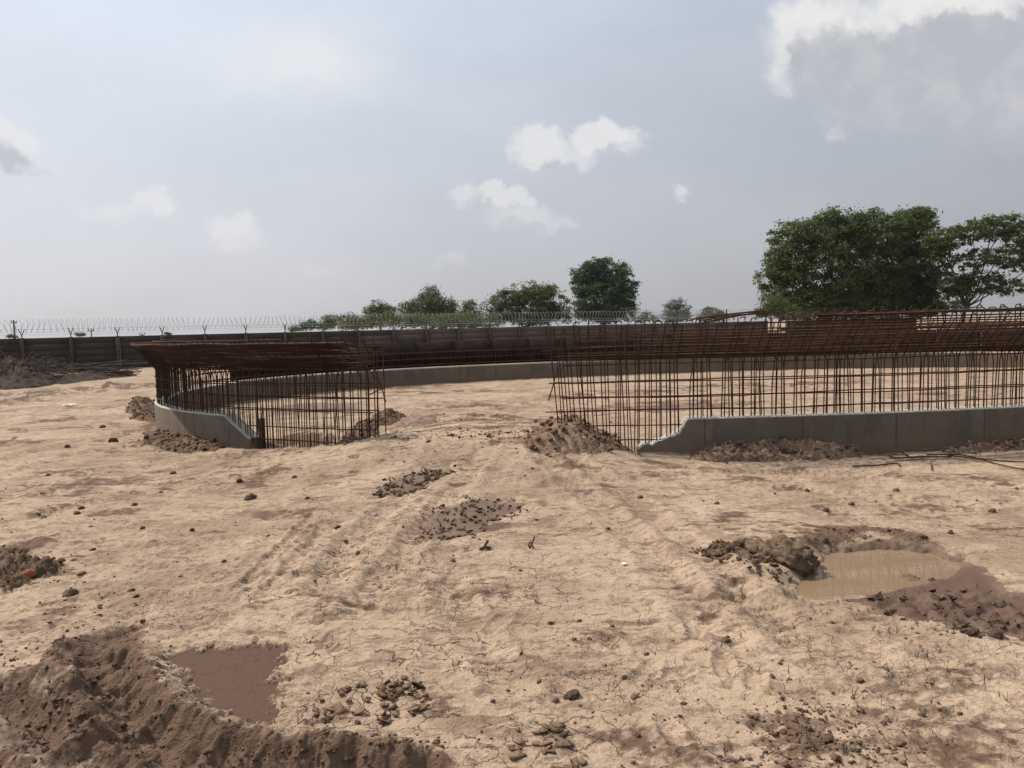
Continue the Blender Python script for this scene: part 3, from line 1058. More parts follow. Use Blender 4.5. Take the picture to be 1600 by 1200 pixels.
def bar_shape(shape, zb, zt, KNEE=1.10):
    """shared bar meshes, local frame: +X outward from the ring, Z up"""
    key = (shape, round(zb, 1), round(zt, 1), KNEE)
    if key in _bar_cache:
        return _bar_cache[key]
    mb = MB()
    zb, zt = key[1], key[2]
    if shape == 'straight':
        mb.tube([(0, 0, zb), (0.004, 0.004, (zb + zt) / 2), (0, 0, zt)], 0.0078, 5)
    elif shape == 'bent':
        mb.tube(smooth_line(np.array([(0, 0, zb), (.006, -.01, zb + (zt - zb) * .35), (.012, .022, zb + (zt - zb) * .6), (0, .05, zb + (zt - zb) * .85), (.01, .10, zt)]), 3), 0.0078, 5)
    elif shape == 'hooked':
        pts = [(0, 0, zb), (0.0, 0.006, (zb + zt) / 2), (0, 0, zt - 0.05)]
        for a in np.linspace(0.3, 2.9, 6):
            pts.append((0, 0.035 - 0.035 * math.cos(a), zt - 0.05 + 0.04 * math.sin(a)))
        mb.tube(pts, 0.0078, 5)
    elif shape == 'flared':          # bends outwards above the knee
        mb.tube([(0, 0, zb), (0, 0, KNEE - .12), (0.015, 0, KNEE - 0.02), (0.10, 0, KNEE + 0.10), (0.36, 0, KNEE + 0.40), (0.375, 0, KNEE + 0.44)], 0.0068, 5)
    elif shape == 'inward':
        mb.tube([(0, 0, zb), (0, 0, KNEE - .16), (-0.02, 0, KNEE - 0.04), (-0.10, 0, KNEE + 0.10), (-0.27, 0, KNEE + 0.34)], 0.0068, 5)
    me = mb.mesh('vertical_bar_' + shape, M_RUSTSHADE if shape in ('flared', 'inward') else M_RUST, True)
    _bar_cache[key] = me
    return me


def place_bar(s, off, shape, zb, zt, lean_s=0.0, lean_n=0.0, knee=1.10):
    P = ring(s)
    P2 = ring(s, off)
    nx, ny = ring(s, 1.0)[:2] - P[:2]
    o = link('vertical_bar', bar_shape(shape, zb, zt, knee), tank)
    o.location = Vector((P2[0], P2[1], 0)) + TANK_INV
    o.rotation_euler = (lean_s, lean_n, math.atan2(ny, nx))
    return o


def con_top(s):
    d0 = (s - CON0) % RLEN
    d1 = (CON1 - s) % RLEN
    L = CON1 - CON0
    if d0 > L:
        return None
    if d0 < 0.68:
        return float(np.interp(d0, [0, 0.30, 0.68], [0.07, 0.19, 0.482]))
    if d1 < 0.55:
        return float(np.interp(d1, [0, 0.55], [0.17, 0.482]))
    return 0.482


def build_cage():
    n_obj = 0
    rest = MB()
    for side, stations in (('R', RIGHT), ('L', LEFT)):
        for i, s in enumerate(stations):
            s = s + random.uniform(-0.022, 0.022)
            ct = con_top(s)
            bare = ct is None
            zb = -0.3 if bare else max(0.05, ct - 0.08)
            tz = top_z(s)
            lean = random.gauss(0, 0.021)
            fromgap = i * 0.13
            if side == 'R':
                lean += 0.07 * max(0, 1 - fromgap / 1.3)
            else:
                lean -= 0.02 * max(0, 1 - fromgap / 1.6)
            kn = KNEE + (RISE if side == 'R' else 0)
            capped = n_obj > 296
            tall = 'hooked' if random.random() < (0.55 if side == 'R' else 0.2) else 'straight'
            tall = 'bent' if random.random() < .14 else tall
            place_bar(s, OUT, tall, zb, tz + random.uniform(-.04, .03), lean, random.gauss(0, .008)) if not capped else rest.tube([ring(s, OUT, .4), ring(s, OUT, 1.0), ring(s, OUT, tz)], .0085, 4)
            place_bar(s + 0.043, OUT, 'flared', zb, tz, lean * .8 + random.gauss(0, .006), 0, kn) if not capped else rest.tube([ring(s, OUT, .4), ring(s, OUT, KNEE - .05), ring(s, OUT + .36, KNEE + .4)], .0085, 4)
            n_obj += 0 if capped else 2
            s2 = s + 0.085 + random.uniform(-.015, .015)
            if not capped:
                place_bar(s2, INN, 'inward' if not bare or i > 3 else 'straight', zb, 1.45 if bare else tz, lean + random.gauss(0, .012), random.gauss(0, .008), kn)
                n_obj += 1
            else:
                k = ring(s2, INN)
                rest.tube([(k[0], k[1], .4), (k[0], k[1], KNEE), (k[0] + .01, k[1], 1.42)], .008, 4)
    # the rest of the ring, right round the far side
    a = RIGHT[-1] + 0.15
    b = LEFT[-1] + RLEN - 0.15
    for s in np.arange(a, b, 0.155):
        s += random.uniform(-.02, .02)
        tz = 1.22 + random.uniform(-.03, .05)
        rest.tube([ring(s, OUT, .42), ring(s, OUT, KNEE - .3), ring(s, OUT + .002, tz)], .007, 4)
    tank_part('vertical_bar', rest.mesh('vertical_bar_far', M_RUSTSHADE, True), 'stuff')
    print('bars', n_obj)
    # hoops
    def hoop(off, z, s0, s1, r=0.0075, wob=0.012, mat=M_RUST, name='hoop_bar', z1=None):
        n = max(8, int((s1 - s0) / 0.22))
        S = np.linspace(s0, s1, n)
        zz = np.full(n, z) if z1 is None else np.linspace(z, z1, n)
        zz = zz + wob * fbm(S, S * 0 + z * 40 + off * 9, 0.8, 3, 7)
        mb = MB()
        mb.tube(ring(S, off + 0.006 * pn(S * 1.3, S * 0, int(z * 50)), zz), r, 4)
        return tank_part(name, mb.mesh(name, mat, True))
    farA, farB = RIGHT[-1], LEFT[-1] + RLEN
    e = lambda: random.uniform(-0.05, 0.28)
    LL = LEFT[-1] + RLEN
    # hoops between the concrete and the flare, both layers
    for z in (0.58, 0.755, 0.935):
        for off in (OUT + 0.017, INN - 0.017):
            hoop(off, z + random.uniform(-.012, .012), BAR0 - e(), RIGHT[-1], wob=.02)
            hoop(off, z + random.uniform(-.012, .012), LL, BAR1 + e() * .5, wob=.02)
            hoop(off, z, farA, farB)
    # short hoops low down where no concrete stands
    for z in (0.40, 0.22, 0.05):
        hoop(OUT + .017, z, BAR0 - .02 + e() * .3, CON0 + 0.55 * (z / .4 if z > .1 else .3), wob=.015)
        hoop(OUT + .017, z - .05, CON1 - RLEN - .1, S_LB + .05, wob=.015)
    # flare hoops on the viewer's side
    for k in range(30):
        t = k / 29.0
        off = OUT + 0.03 + 0.33 * t
        z = KNEE + 0.04 + 0.36 * t
        if k % 3 == 0:
            hoop(off, z + RISE, BAR0 + (0.9 if k > 1 else 0.0) + random.uniform(0, .5), RIGHT[-1], .0085, .012)
        hoop(off, z, LL, BAR1 - random.uniform(0.0, .4), random.uniform(.008, .0115), .02, M_RUSTO if k == 29 else (M_RUST if k % 7 == 1 else M_RUSTSHADE))
    for k in range(13):
        t = k / 12.0
        off = INN - 0.02 - 0.25 * t
        z = KNEE + 0.02 + 0.31 * t
        if k % 3 == 0:
            hoop(off, z + RISE, BAR0 + random.uniform(0, .3), RIGHT[-1], .0085, .012)
        hoop(off, z, LL, BAR1 - random.uniform(0, .3), .0095, .016, M_RUSTSHADE)
    # band of hoops tied to the tall bars
    for z in (1.16, 1.22, 1.27, 1.31, 1.35, 1.51, 1.54, 1.57, 1.60, 1.63, 1.66):
        hoop(OUT + .018, z, BAR0 + (random.uniform(-.1, .2) if z < 1.3 else random.uniform(2.2, 3.0)), RIGHT[-1], .009, .012)
        if z < 1.55:
            hoop(OUT + .018, z, LL, BAR1 - random.uniform(0, .5) - (z > 1.4) * 1.0, .009, .014)
    # top rails
    for z, off in ((1.725, OUT + .02), (1.745, OUT - .02), (1.735, OUT + .05)):
        hoop(off, z - .03, BAR0 + 3.0 + random.uniform(0, .5), RIGHT[-1], .011, .014, M_RUSTO if off == OUT - .02 else M_RUST, z1=z)
    for z in (1.42, 1.46):
        hoop(OUT - .02, z, LL, BAR1 - 2.0, .009, .018, M_RUSTO)
    # far side hoops
    for k in range(4):
        z = 0.56 + 0.20 * k
        hoop(OUT + (.017 if k % 2 else -.017) + (0.25 * max(0, z - .95)), z, farA, farB, .008, .008, M_RUSTSHADE)
    # curly tie bars on the top of the right hand cage
    for k in range(30):
        s = BAR0 + 1.2 + k * 0.18 + random.uniform(-.04, .04)
        tz = top_z(s)
        mb = MB()
        pts = []
        rr = random.uniform(.015, .038)
        for a in np.linspace(-0.4, random.uniform(2.4, 4.4), 9):
            pts.append(ring(s + rr * math.cos(a) * 1.6, OUT + .02 * math.sin(a * 2), tz - .05 + rr * math.sin(a)))
        mb.tube(pts, .0075, 4)
        tank_part('tie_bar', mb.mesh('tie_bar', M_RUSTO, True))
    # slanting tie bars inside the band
    for k in range(40):
        s = BAR0 + 2.6 + k * 0.14
        mb = MB()
        mb.tube([ring(s, OUT, 1.70), ring(s + random.uniform(-.12, .12), OUT - .1, 1.5), ring(s + random.uniform(-.1, .1), INN, 1.36)], .007, 4)
        tank_part('tie_bar', mb.mesh('tie_bar', M_RUST, True))
    # loose ends hanging off the cage beside the gap
    def loose(p, q, r=.008):
        mb = MB()
        p, q = np.array(p), np.array(q)
        mb.tube([p, (p + q) / 2 + np.array([.01, 0, .01]), q], r, 5)
        tank_part('loose_bar', mb.mesh('loose_bar', M_RUST, True))
    y0 = float(ring(S_RB)[1]); y1 = float(ring(S_LB)[1])
    loose(W(872, 570, y0), W(857, 626, y0 - .1))
    loose(W(845, 549, y0 + .1), W(1010, 540, y0 + .05))
    loose(W(583, 572, y1), W(603, 628, y1 - .1))
    loose(W(575, 618, y1), W(600, 606, y1 + .15))
    loose(W(596, 604, y1), W(560, 560, y1 + .1))
    # formwork plates standing behind the far bars
    s0, s1 = far_s(1680), far_s(364)
    print('shutter', s0, s1)
    if s1 < s0:
        s1 += RLEN
    n = int((s1 - s0) / 1.2)
    for k in range(n):
        a, b = s0 + (s1 - s0) * k / n, s0 + (s1 - s0) * (k + 1) / n - 0.012
        S = np.linspace(a, b, 4)
        rows = []
        zt = 1.24 + 0.012 * random.uniform(-1, 1)
        for off, z in ((0.03, .50), (0.03, KNEE - .25), (0.33, zt), (0.36, zt), (0.06, KNEE - .25), (0.06, .50)):
            rows.append(ring(S, off, z))
        V = np.concatenate(rows)
        i = np.arange(3)
        F = [np.stack([q * 4 + i, q * 4 + i + 1, ((q + 1) % 6) * 4 + i + 1, ((q + 1) % 6) * 4 + i], axis=-1) for q in range(6)]
        c0 = np.array([[q * 4 for q in range(6)]])
        c1 = np.array([[q * 4 + 3 for q in range(6)][::-1]])
        tank_part('shuttering_panel', np_mesh('shuttering_panel', V, [np.concatenate(F), c0, c1], M_SHUT))


build_cage()

# plank-like post left standing at the broken left end
def stump():
    s = S_L + 0.14
    P = ring(s, -0.1)
    mb = MB()
    mb.box((-.03, -.04, -.35), (.03, .04, .45))
    o = link('timber_post', mb.mesh('timber_post', M_BARK), None, (P[0], P[1], 0))
    tag(o, 'short dark timber stake standing among the bars at the broken left wall end', 'stake')


stump()


def straight_bar_thing(name, pts, r, label, cat, mat=M_RUST, group=None):
    pts = np.array([np.array(p, dtype=float) for p in pts])
    o0 = pts[0].copy()
    mb = MB()
    mb.tube(pts - o0, r, 5)
    o = link(name, mb.mesh(name, mat, True), None, tuple(o0))
    tag(o, label, cat, group)
    return o


# long bars laid across the cage top, against the sky
yt = float(ring(near_s(1150))[1])
LAID = [((1080, 499), (1186, 486), 0.0, 'upper'), ((1110, 497), (1200, 489), .25, 'middle'), ((1096, 505), (1196, 486), .4, 'steepest')]
LAIDL = ['topmost of the three long rusty bars laid across the cage below the pale sky', 'shortest of the long rusty bars laid across the cage top',
         'long rusty bar crossing under the other two on the cage top']
for (a, b, dy, w_), lb in zip(LAID, LAIDL):
    straight_bar_thing('laid_bar', [W(*a, yt + dy - .1), W((a[0] + b[0]) / 2, (a[1] + b[1]) / 2 - 1, yt + dy), W(*b, yt + dy + .1)], .011, lb, 'steel bar', group='long bars laid across the cage')

# ------------------------------------------------------------------ boundary fence
FD = 39.6
fx, fy = 0.902, 0.432
F0 = np.array([(187.5 - 800) / FPX * FD, FD])       # post 2
SP = 2.09
FH = 1.63


def fpos(k):
    return F0 + (k - 2) * SP * np.array([fx, fy])


def build_fence(k0, k1, label, coil=True):
    base = fpos(k0)
    rz = math.atan2(fy, fx)
    root = empty('boundary_wall', (base[0], base[1], 0), rz)
    tag(root, label, 'wall', 'precast boundary walls')
    n = k1 - k0
    mb = MB(); mb.box((-.085, -.09, -.3), (.085, .09, FH + .02)); post_me = mb.mesh('post', M_POST)
    mb = MB()
    hgt = FH / 5
    mb.box((.09, -.03, 0.0003), (SP - .09, .03, hgt - .0003))
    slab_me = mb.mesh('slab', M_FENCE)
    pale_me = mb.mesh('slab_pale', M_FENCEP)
    mb = MB()
    for sgn in (-1, 1):
        mb.tube([(0, 0, 0), (0, sgn * .03, .16), (sgn * .10, sgn * .16, .46)], .022, 4)
    br_me = mb.mesh('bracket', M_DARKST)
    for i in range(n + 1):
        p = link('post', post_me, root, (i * SP, 0, 0))
        b = link('bracket', br_me, p, (0, 0, FH))
        b.rotation_euler = (0, 0, random.uniform(-.2, .2))
        if i < n:
            for c in range(5):
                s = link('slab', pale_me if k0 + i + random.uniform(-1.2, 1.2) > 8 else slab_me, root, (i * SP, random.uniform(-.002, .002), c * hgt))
    L = n * SP
    for z, y in ((.18, 0), (.30, .09), (.44, .15), (.30, -.09), (.44, -.15)):
        mb = MB()
        X = np.arange(0, L + .01, SP / 4)
        sag = -0.02 * np.sin(np.mod(X, SP) / SP * math.pi)
        mb.tube(np.stack([X, np.full_like(X, y), FH + z + sag], axis=-1), .0055, 3)
        link('barbed_wire', mb.mesh('barbed_wire', M_GALV), root)
    if coil:
        pitch = 0.24
        t = np.arange(0, L / pitch * 2 * math.pi, 2 * math.pi / 14)
        wob = 0.03 * pn(t * .07, t * 0, 4)
        rr = .33 + 0.02 * pn(t * .05, t * 0, 8)
        X = t / (2 * math.pi) * pitch + .05 * pn(t * .11, t * 0, 6) + .13 * np.cos(t) * np.sin(t * .09)
        pts = np.stack([X, rr * np.sin(t), FH + .60 + wob + rr * np.cos(t)], axis=-1)
        mb = MB(); mb.tube(pts, .0085, 3)
        link('razor_coil', mb.mesh('razor_coil', M_GALV), root)
    return root


build_fence(-9, 23, 'long grey precast slab wall topped with a coil of razor wire')
build_fence(24, 31, 'short stretch of grey slab wall half hidden behind the rebar on the right')

# ------------------------------------------------------------------ trees
L_DARK = mat_leaf('leaf_dark', (0.03, 0.058, 0.024), (0.042, 0.074, 0.028), (0.07, 0.11, 0.038))
L_MID = mat_leaf('leaf_mid', (0.062, 0.092, 0.030), (0.098, 0.122, 0.038), (0.17, 0.19, 0.06))
L_OLIVE = mat_leaf('leaf_olive', (0.07, 0.088, 0.03), (0.10, 0.115, 0.04), (0.16, 0.17, 0.065))
L_HAZED = mat_leaf('leaf_hazed', (0.07, 0.085, 0.07), (0.085, 0.10, 0.085), (0.11, 0.125, 0.10))  # greyed leaf copy: haze of distance put into the colour


def leaves(centers, radii, n_cl, n_leaf, size, rng, cl_r=0.45, shell=0.55, flat=0.6, ragged=1.0):
    """clusters of leaf quads spread through a set of ellipsoids"""
    centers, radii = np.array(centers), np.array(radii)
    vol = np.prod(radii, axis=1) ** (2 / 3)
    pick = rng.choice(len(centers), n_cl, p=vol / vol.sum())
    d = rng.normal(size=(n_cl, 3))
    d /= np.linalg.norm(d, axis=1, keepdims=True)
    rr = np.where(rng.random(n_cl) < shell, rng.uniform(.74, 1.02 + .18 * ragged, n_cl), rng.random(n_cl) ** (1 / 3) * .9)
    cc = centers[pick] + d * rr[:, None] * radii[pick]
    k = rng.integers(int(n_leaf * .5), int(n_leaf * 1.5) + 1, n_cl)
    idx = np.repeat(np.arange(n_cl), k)
    N = len(idx)
    cs = rng.uniform(.5, 1.25, n_cl) * cl_r
    g = rng.normal(size=(N, 3)) * np.array([1, 1, flat]) * 0.55
    pos = cc[idx] + g * cs[idx][:, None]
    # leaf orientation
    nrm = rng.normal(size=(N, 3)) * 0.75 + np.array([0, 0, .75]) + d[idx] * 0.5
    nrm /= np.linalg.norm(nrm, axis=1, keepdims=True)
    a = np.cross(nrm, rng.normal(size=(N, 3)))
    a /= np.linalg.norm(a, axis=1, keepdims=True)
    b = np.cross(nrm, a)
    s = size * rng.uniform(.6, 1.35, N)[:, None]
    w = s * .42
    V = np.stack([pos - a * s * .5, pos + b * w * .5 + nrm * s * .06, pos + a * s * .5, pos - b * w * .5 + nrm * s * .06], axis=1).reshape(-1, 3)
    F = np.arange(N * 4).reshape(-1, 4)
    return V, F, cc


def tree(name, label, foot, D, blobs, n_cl, n_leaf, size, mat, cl_r=0.45, bark=M_BARK, trunk_r=0.16, depth=0.9, group='trees beyond the wall', seed=0, flat=.6, shell=.6, ragged=1.0, cat='tree', forks=True):
    rng = np.random.default_rng(100 + seed)
    base = np.array(W(foot[0], foot[1], D))
    base[2] = 0.0
    sc = D / FPX
    cen, rad = [], []
    for (px, py, rx, ry) in blobs:
        c = np.array(W(px, py, D + rng.uniform(-.5, .5) * rx * sc * .8))
        cen.append(c - base)
        rad.append((rx * sc, rx * sc * depth, ry * sc))
    root = empty(name, tuple(base))
    tag(root, label, cat, group)
    V, F, cc = leaves(cen, rad, n_cl, n_leaf, size, rng, cl_r, shell, flat, ragged)
    keep = V[F[:, 0], 2] > 0.15
    F = F[keep]
    link('crown', np_mesh('crown', V, [F], mat), root)
    mb = MB()
    cen = np.array(cen)
    top = cen[np.argmax(cen[:, 2])]
    fork = np.array([0, 0, max(0.6, cen[:, 2].min() * .75)]) + np.array([cen[:, 0].mean(), cen[:, 1].mean(), 0]) * .25
    mb.tube([(0, 0, -.2), fork * .5 + np.array([.05, 0, 0]), fork], [trunk_r * 1.25, trunk_r, trunk_r * .85], 7)
    for c in cen:
        q1 = fork * .7 + c * .3 + rng.normal(size=3) * .22
        q2 = fork * .35 + c * .65 + rng.normal(size=3) * .28 + np.array([0, 0, .15])
        mb.tube(smooth_line(np.array([fork * .93, q1, q2, c]), 4), np.linspace(trunk_r * .5, trunk_r * .12, 13), 6)
        near = cc[np.argsort(np.linalg.norm(cc - c, axis=1))[: min(26, len(cc))]]
        for q in near[::2]:
            mb.tube([c * .8 + fork * .2, (c + q) / 2 + rng.normal(size=3) * .1, q], [trunk_r * .16, trunk_r * .1, .012], 4)
    link('trunk', mb.mesh('trunk', bark, True), root)
    return root


tree('broad_tree', 'broad dark green tree at the left of the big clump on the right', (1300, 492), 62,
     [(1235, 395, 38, 40), (1265, 370, 40, 28), (1310, 360, 45, 27), (1225, 440, 36, 34), (1290, 420, 55, 45), (1330, 395, 40, 40), (1335, 450, 50, 34), (1250, 470, 50, 20), (1215, 415, 22, 26), (1300, 345, 22, 14), (1340, 345, 14, 12)],
     1150, 36, .27, L_MID, .50, trunk_r=.22, seed=1)
tree('broad_tree', 'broad tree with an upswept top between the clump edge and the airy tree', (1400, 490), 64,
     [(1380, 365, 42, 30), (1420, 350, 36, 22), (1430, 375, 28, 26), (1390, 410, 46, 40), (1435, 420, 34, 36), (1365, 455, 46, 32), (1420, 460, 40, 28), (1448, 440, 18, 30), (1440, 335, 14, 10), (1365, 340, 16, 12)],
     1050, 36, .27, L_MID, .50, trunk_r=.22, seed=2)
tree('airy_tree', 'airy spreading tree with open branches at the far right edge', (1500, 490), 60,
     [(1480, 372, 30, 17), (1520, 362, 34, 15), (1565, 356, 36, 17), (1600, 372, 36, 22), (1470, 405, 26, 22), (1525, 402, 30, 14), (1585, 405, 34, 20), (1490, 440, 28, 18), (1530, 440, 32, 18), (1570, 450, 30, 12), (1500, 462, 22, 12), (1630, 400, 36, 32), (1555, 345, 16, 8), (1462, 385, 20, 12)],
     640, 32, .26, L_MID, .42, trunk_r=.13, seed=3, flat=.4)
tree('round_tree', 'tall dense dark round tree standing alone in the middle', (945, 505), 92,
     [(945, 430, 42, 26), (922, 445, 34, 26), (968, 448, 30, 30), (945, 465, 48, 30), (920, 488, 26, 14), (968, 486, 28, 18), (905, 430, 16, 14), (930, 415, 22, 12), (945, 490, 34, 16)],
     980, 36, .30, L_DARK, .5, trunk_r=.24, seed=4, shell=.55, ragged=0.0)
tree('umbrella_tree', 'wide umbrella shaped green tree left of the tall round tree', (825, 506), 80,
     [(825, 462, 34, 18), (795, 470, 30, 18), (860, 470, 26, 18), (845, 455, 24, 12), (775, 478, 20, 12), (830, 488, 36, 14), (870, 485, 20, 12), (790, 492, 32, 14), (862, 495, 32, 11), (825, 498, 40, 10)],
     620, 32, .26, L_MID, .45, seed=5)
tree('pointed_tree', 'tall grey-green feathery tree with a pointed top among the left trees', (675, 508), 84,
     [(672, 462, 16, 12), (668, 478, 24, 15), (690, 480, 18, 14), (640, 484, 16, 13), (705, 478, 10, 12), (668, 495, 34, 11), (700, 496, 22, 10)],
     640, 22, .24, L_OLIVE, .5, seed=6, flat=.8)
tree('small_tree', 'small conical bush tree just right of the pointed tree', (735, 508), 82,
     [(732, 476, 10, 9), (735, 488, 18, 12), (738, 500, 22, 8)], 170, 20, .22, L_MID, .45, trunk_r=.09, seed=7)
tree('small_tree', 'small flat-topped tree left of the pointed tree', (594, 510), 82,
     [(592, 480, 15, 10), (604, 486, 14, 10), (580, 488, 10, 9), (596, 496, 18, 8)], 190, 20, .22, L_OLIVE, .45, trunk_r=.09, seed=8)
tree('low_bush', 'long low bright green bush in front of the left trees', (620, 512), 70,
     [(600, 500, 28, 11), (640, 500, 28, 11), (570, 504, 24, 9), (685, 503, 28, 11), (725, 502, 26, 12), (545, 507, 18, 7), (760, 503, 24, 10)], 620, 20, .2, L_OLIVE, .4, trunk_r=.05, seed=9, cat='bush', group='bushes beyond the wall')
tree('low_bush', 'dark green rounded bush left of the flat-topped tree', (535, 512), 76,
     [(520, 500, 18, 9), (545, 499, 15, 8), (556, 506, 16, 8), (510, 508, 14, 6)], 200, 20, .2, L_MID, .4, trunk_r=.05, seed=10, cat='bush', group='bushes beyond the wall')
tree('low_bush', 'small dark bush at the left end of the row of trees', (478, 514), 76,
     [(483, 508, 14, 7), (466, 513, 10, 4), (458, 515, 8, 3)], 90, 18, .2, L_DARK, .35, trunk_r=.05, seed=11, cat='bush', group='bushes beyond the wall')
tree('hazy_tree', 'distant pale grey-green tree right of the tall round tree', (1056, 500), 170,
     [(1056, 474, 12, 7), (1048, 484, 12, 9), (1066, 484, 10, 9), (1058, 496, 20, 7), (1072, 494, 8, 6)], 260, 18, .42, L_HAZED, .8, trunk_r=.2, seed=12)
tree('low_bush', 'rounded olive bush behind the rebar left of the big clump', (1112, 498), 110,
     [(1112, 490, 17, 8), (1100, 496, 12, 6), (1125, 496, 12, 6)], 130, 18, .28, L_OLIVE, .5, trunk_r=.05, seed=13, cat='bush', group='bushes beyond the wall')
tree('low_bush', 'small tuft with a stalk above the rounded olive bush', (1104, 498), 118,
     [(1105, 484, 7, 3), (1108, 490, 5, 4)], 30, 16, .28, L_HAZED, .4, trunk_r=.05, seed=14, cat='bush', group='bushes beyond the wall')
tree('low_bush', 'sparse light green shrub at the right foot of the tall round tree', (1012, 504), 66,
     [(1010, 494, 12, 6), (1026, 497, 10, 4), (1000, 499, 12, 4)], 80, 14, .17, L_OLIVE, .35, trunk_r=.04, seed=15, cat='bush', group='bushes beyond the wall')
tree('low_bush', 'pale leafy shrub at the left foot of the big clump', (1205, 496), 56,
     [(1200, 480, 16, 8), (1215, 474, 14, 8), (1192, 488, 12, 6), (1225, 486, 20, 8)], 150, 18, .18, L_OLIVE, .35, trunk_r=.05, seed=16, cat='bush', group='bushes beyond the wall')
tree('low_bush', 'dark bush under the big clump behind the rebar top', (1330, 498), 66,
     [(1240, 486, 34, 12), (1290, 482, 44, 16), (1340, 480, 44, 18), (1400, 478, 44, 18), (1450, 480, 26, 14), (1480, 478, 20, 9)], 800, 22, .24, L_DARK, .5, trunk_r=.06, seed=17, cat='bush', group='bushes beyond the wall')
for i, (px, py, rx, ry, D, lb) in enumerate([(20, 524, 9, 5, 190, 'tiny distant bush by the leftmost power pole'), (125, 521, 9, 5, 200, 'tiny distant bush left of the second power pole'),
                                             (262, 520, 6, 3, 230, 'tiny distant bush right of the third power pole')]):
    tree('distant_bush', lb, (px, py + 4), D, [(px - rx * .3, py + 1, rx * .4, ry * .5), (px + rx * .4, py + 2, rx * .4, ry * .4)], 40, 14, .4, L_DARK, .5, trunk_r=.06, seed=20 + i, cat='bush', group='tiny bushes on the horizon')

# ------------------------------------------------------------------ power poles
for px, ptop, D, lb in ((23, 500, 150, 'leftmost and tallest power pole with upswept cross arms beyond the wall'),
                        (143, 513, 250, 'second power pole from the left beyond the wall'),
                        (222, 519, 330, 'smallest and farthest power pole beyond the wall')):
    b = np.array(W(px, 525, D)); b[2] = 0
    topz = W(px, ptop, D).z
    root = empty('power_pole', tuple(b)); tag(root, lb, 'power pole', 'power poles beyond the wall')
    mb = MB(); mb.tube([(0, 0, -.2), (0, 0, topz * .5), (0, 0, topz)], [.2, .17, .13], 6); link('pole', mb.mesh('pole', M_DARKST), root)
    w_ = 5.0 * D / FPX
    for sgn in (-1, 1):
        mb = MB(); mb.tube([(0, 0, topz - w_ * .95), (sgn * w_ * .6, 0, topz - w_ * .85), (sgn * w_ * .9, 0, topz - w_ * .3)], .10 * D / 150, 4); link('cross_arm', mb.mesh('cross_arm', M_DARKST), root)

# ------------------------------------------------------------------ soil heaps, clods and litter


def icosphere(sub=2):
    t = (1 + 5 ** .5) / 2
    V = [(-1, t, 0), (1, t, 0), (-1, -t, 0), (1, -t, 0), (0, -1, t), (0, 1, t), (0, -1, -t), (0, 1, -t), (t, 0, -1), (t, 0, 1), (-t, 0, -1), (-t, 0, 1)]
    F = [(0, 11, 5), (0, 5, 1), (0, 1, 7), (0, 7, 10), (0, 10, 11), (1, 5, 9), (5, 11, 4), (11, 10, 2), (10, 7, 6), (7, 1, 8), (3, 9, 4), (3, 4, 2), (3, 2, 6), (3, 6, 8), (3, 8, 9), (4, 9, 5), (2, 4, 11), (6, 2, 10), (8, 6, 7), (9, 8, 1)]
    V = [tuple(np.array(v) / np.linalg.norm(v)) for v in V]
    for _ in range(sub):
        cache = {}
        def mid(a, b):
            k = (min(a, b), max(a, b))
            if k not in cache:
                m = np.array(V[a]) + np.array(V[b])
                V.append(tuple(m / np.linalg.norm(m)))
                cache[k] = len(V) - 1
            return cache[k]
        F2 = []
        for a, b, c in F:
            ab, bc, ca = mid(a, b), mid(b, c), mid(c, a)
            F2 += [(a, ab, ca), (b, bc, ab), (c, ca, bc), (ab, bc, ca)]
        F = F2
    return np.array(V), np.array(F)


IC1, IF1 = icosphere(1)
IC2, IF2 = icosphere(2)
IC3, IF3 = icosphere(3)


def lumpy(V, seed, amp=.35, sc=1.4):
    n = fbm(V[:, 0] + V[:, 2] * 1.7, V[:, 1] - V[:, 2] * 1.3, sc, 3, seed)
    n2 = fbm(V[:, 0] * 2 - V[:, 2], V[:, 1] * 2 + V[:, 2], sc * 2.2, 2, seed + 5)
    return V * (1 + amp * n + amp * .45 * n2)[:, None]


CLODS = [np_mesh('clod', lumpy(IC2, 200 + k * 7, .5) * np.array([1, .85, .62]), [IF2], M_CLOD, False) for k in range(6)]
WCLODS = [np_mesh('damp_clod', lumpy(IC2, 300 + k * 7, .6) * np.array([1, .8, .55]), [IF2], M_WETCLOD, False) for k in range(4)]


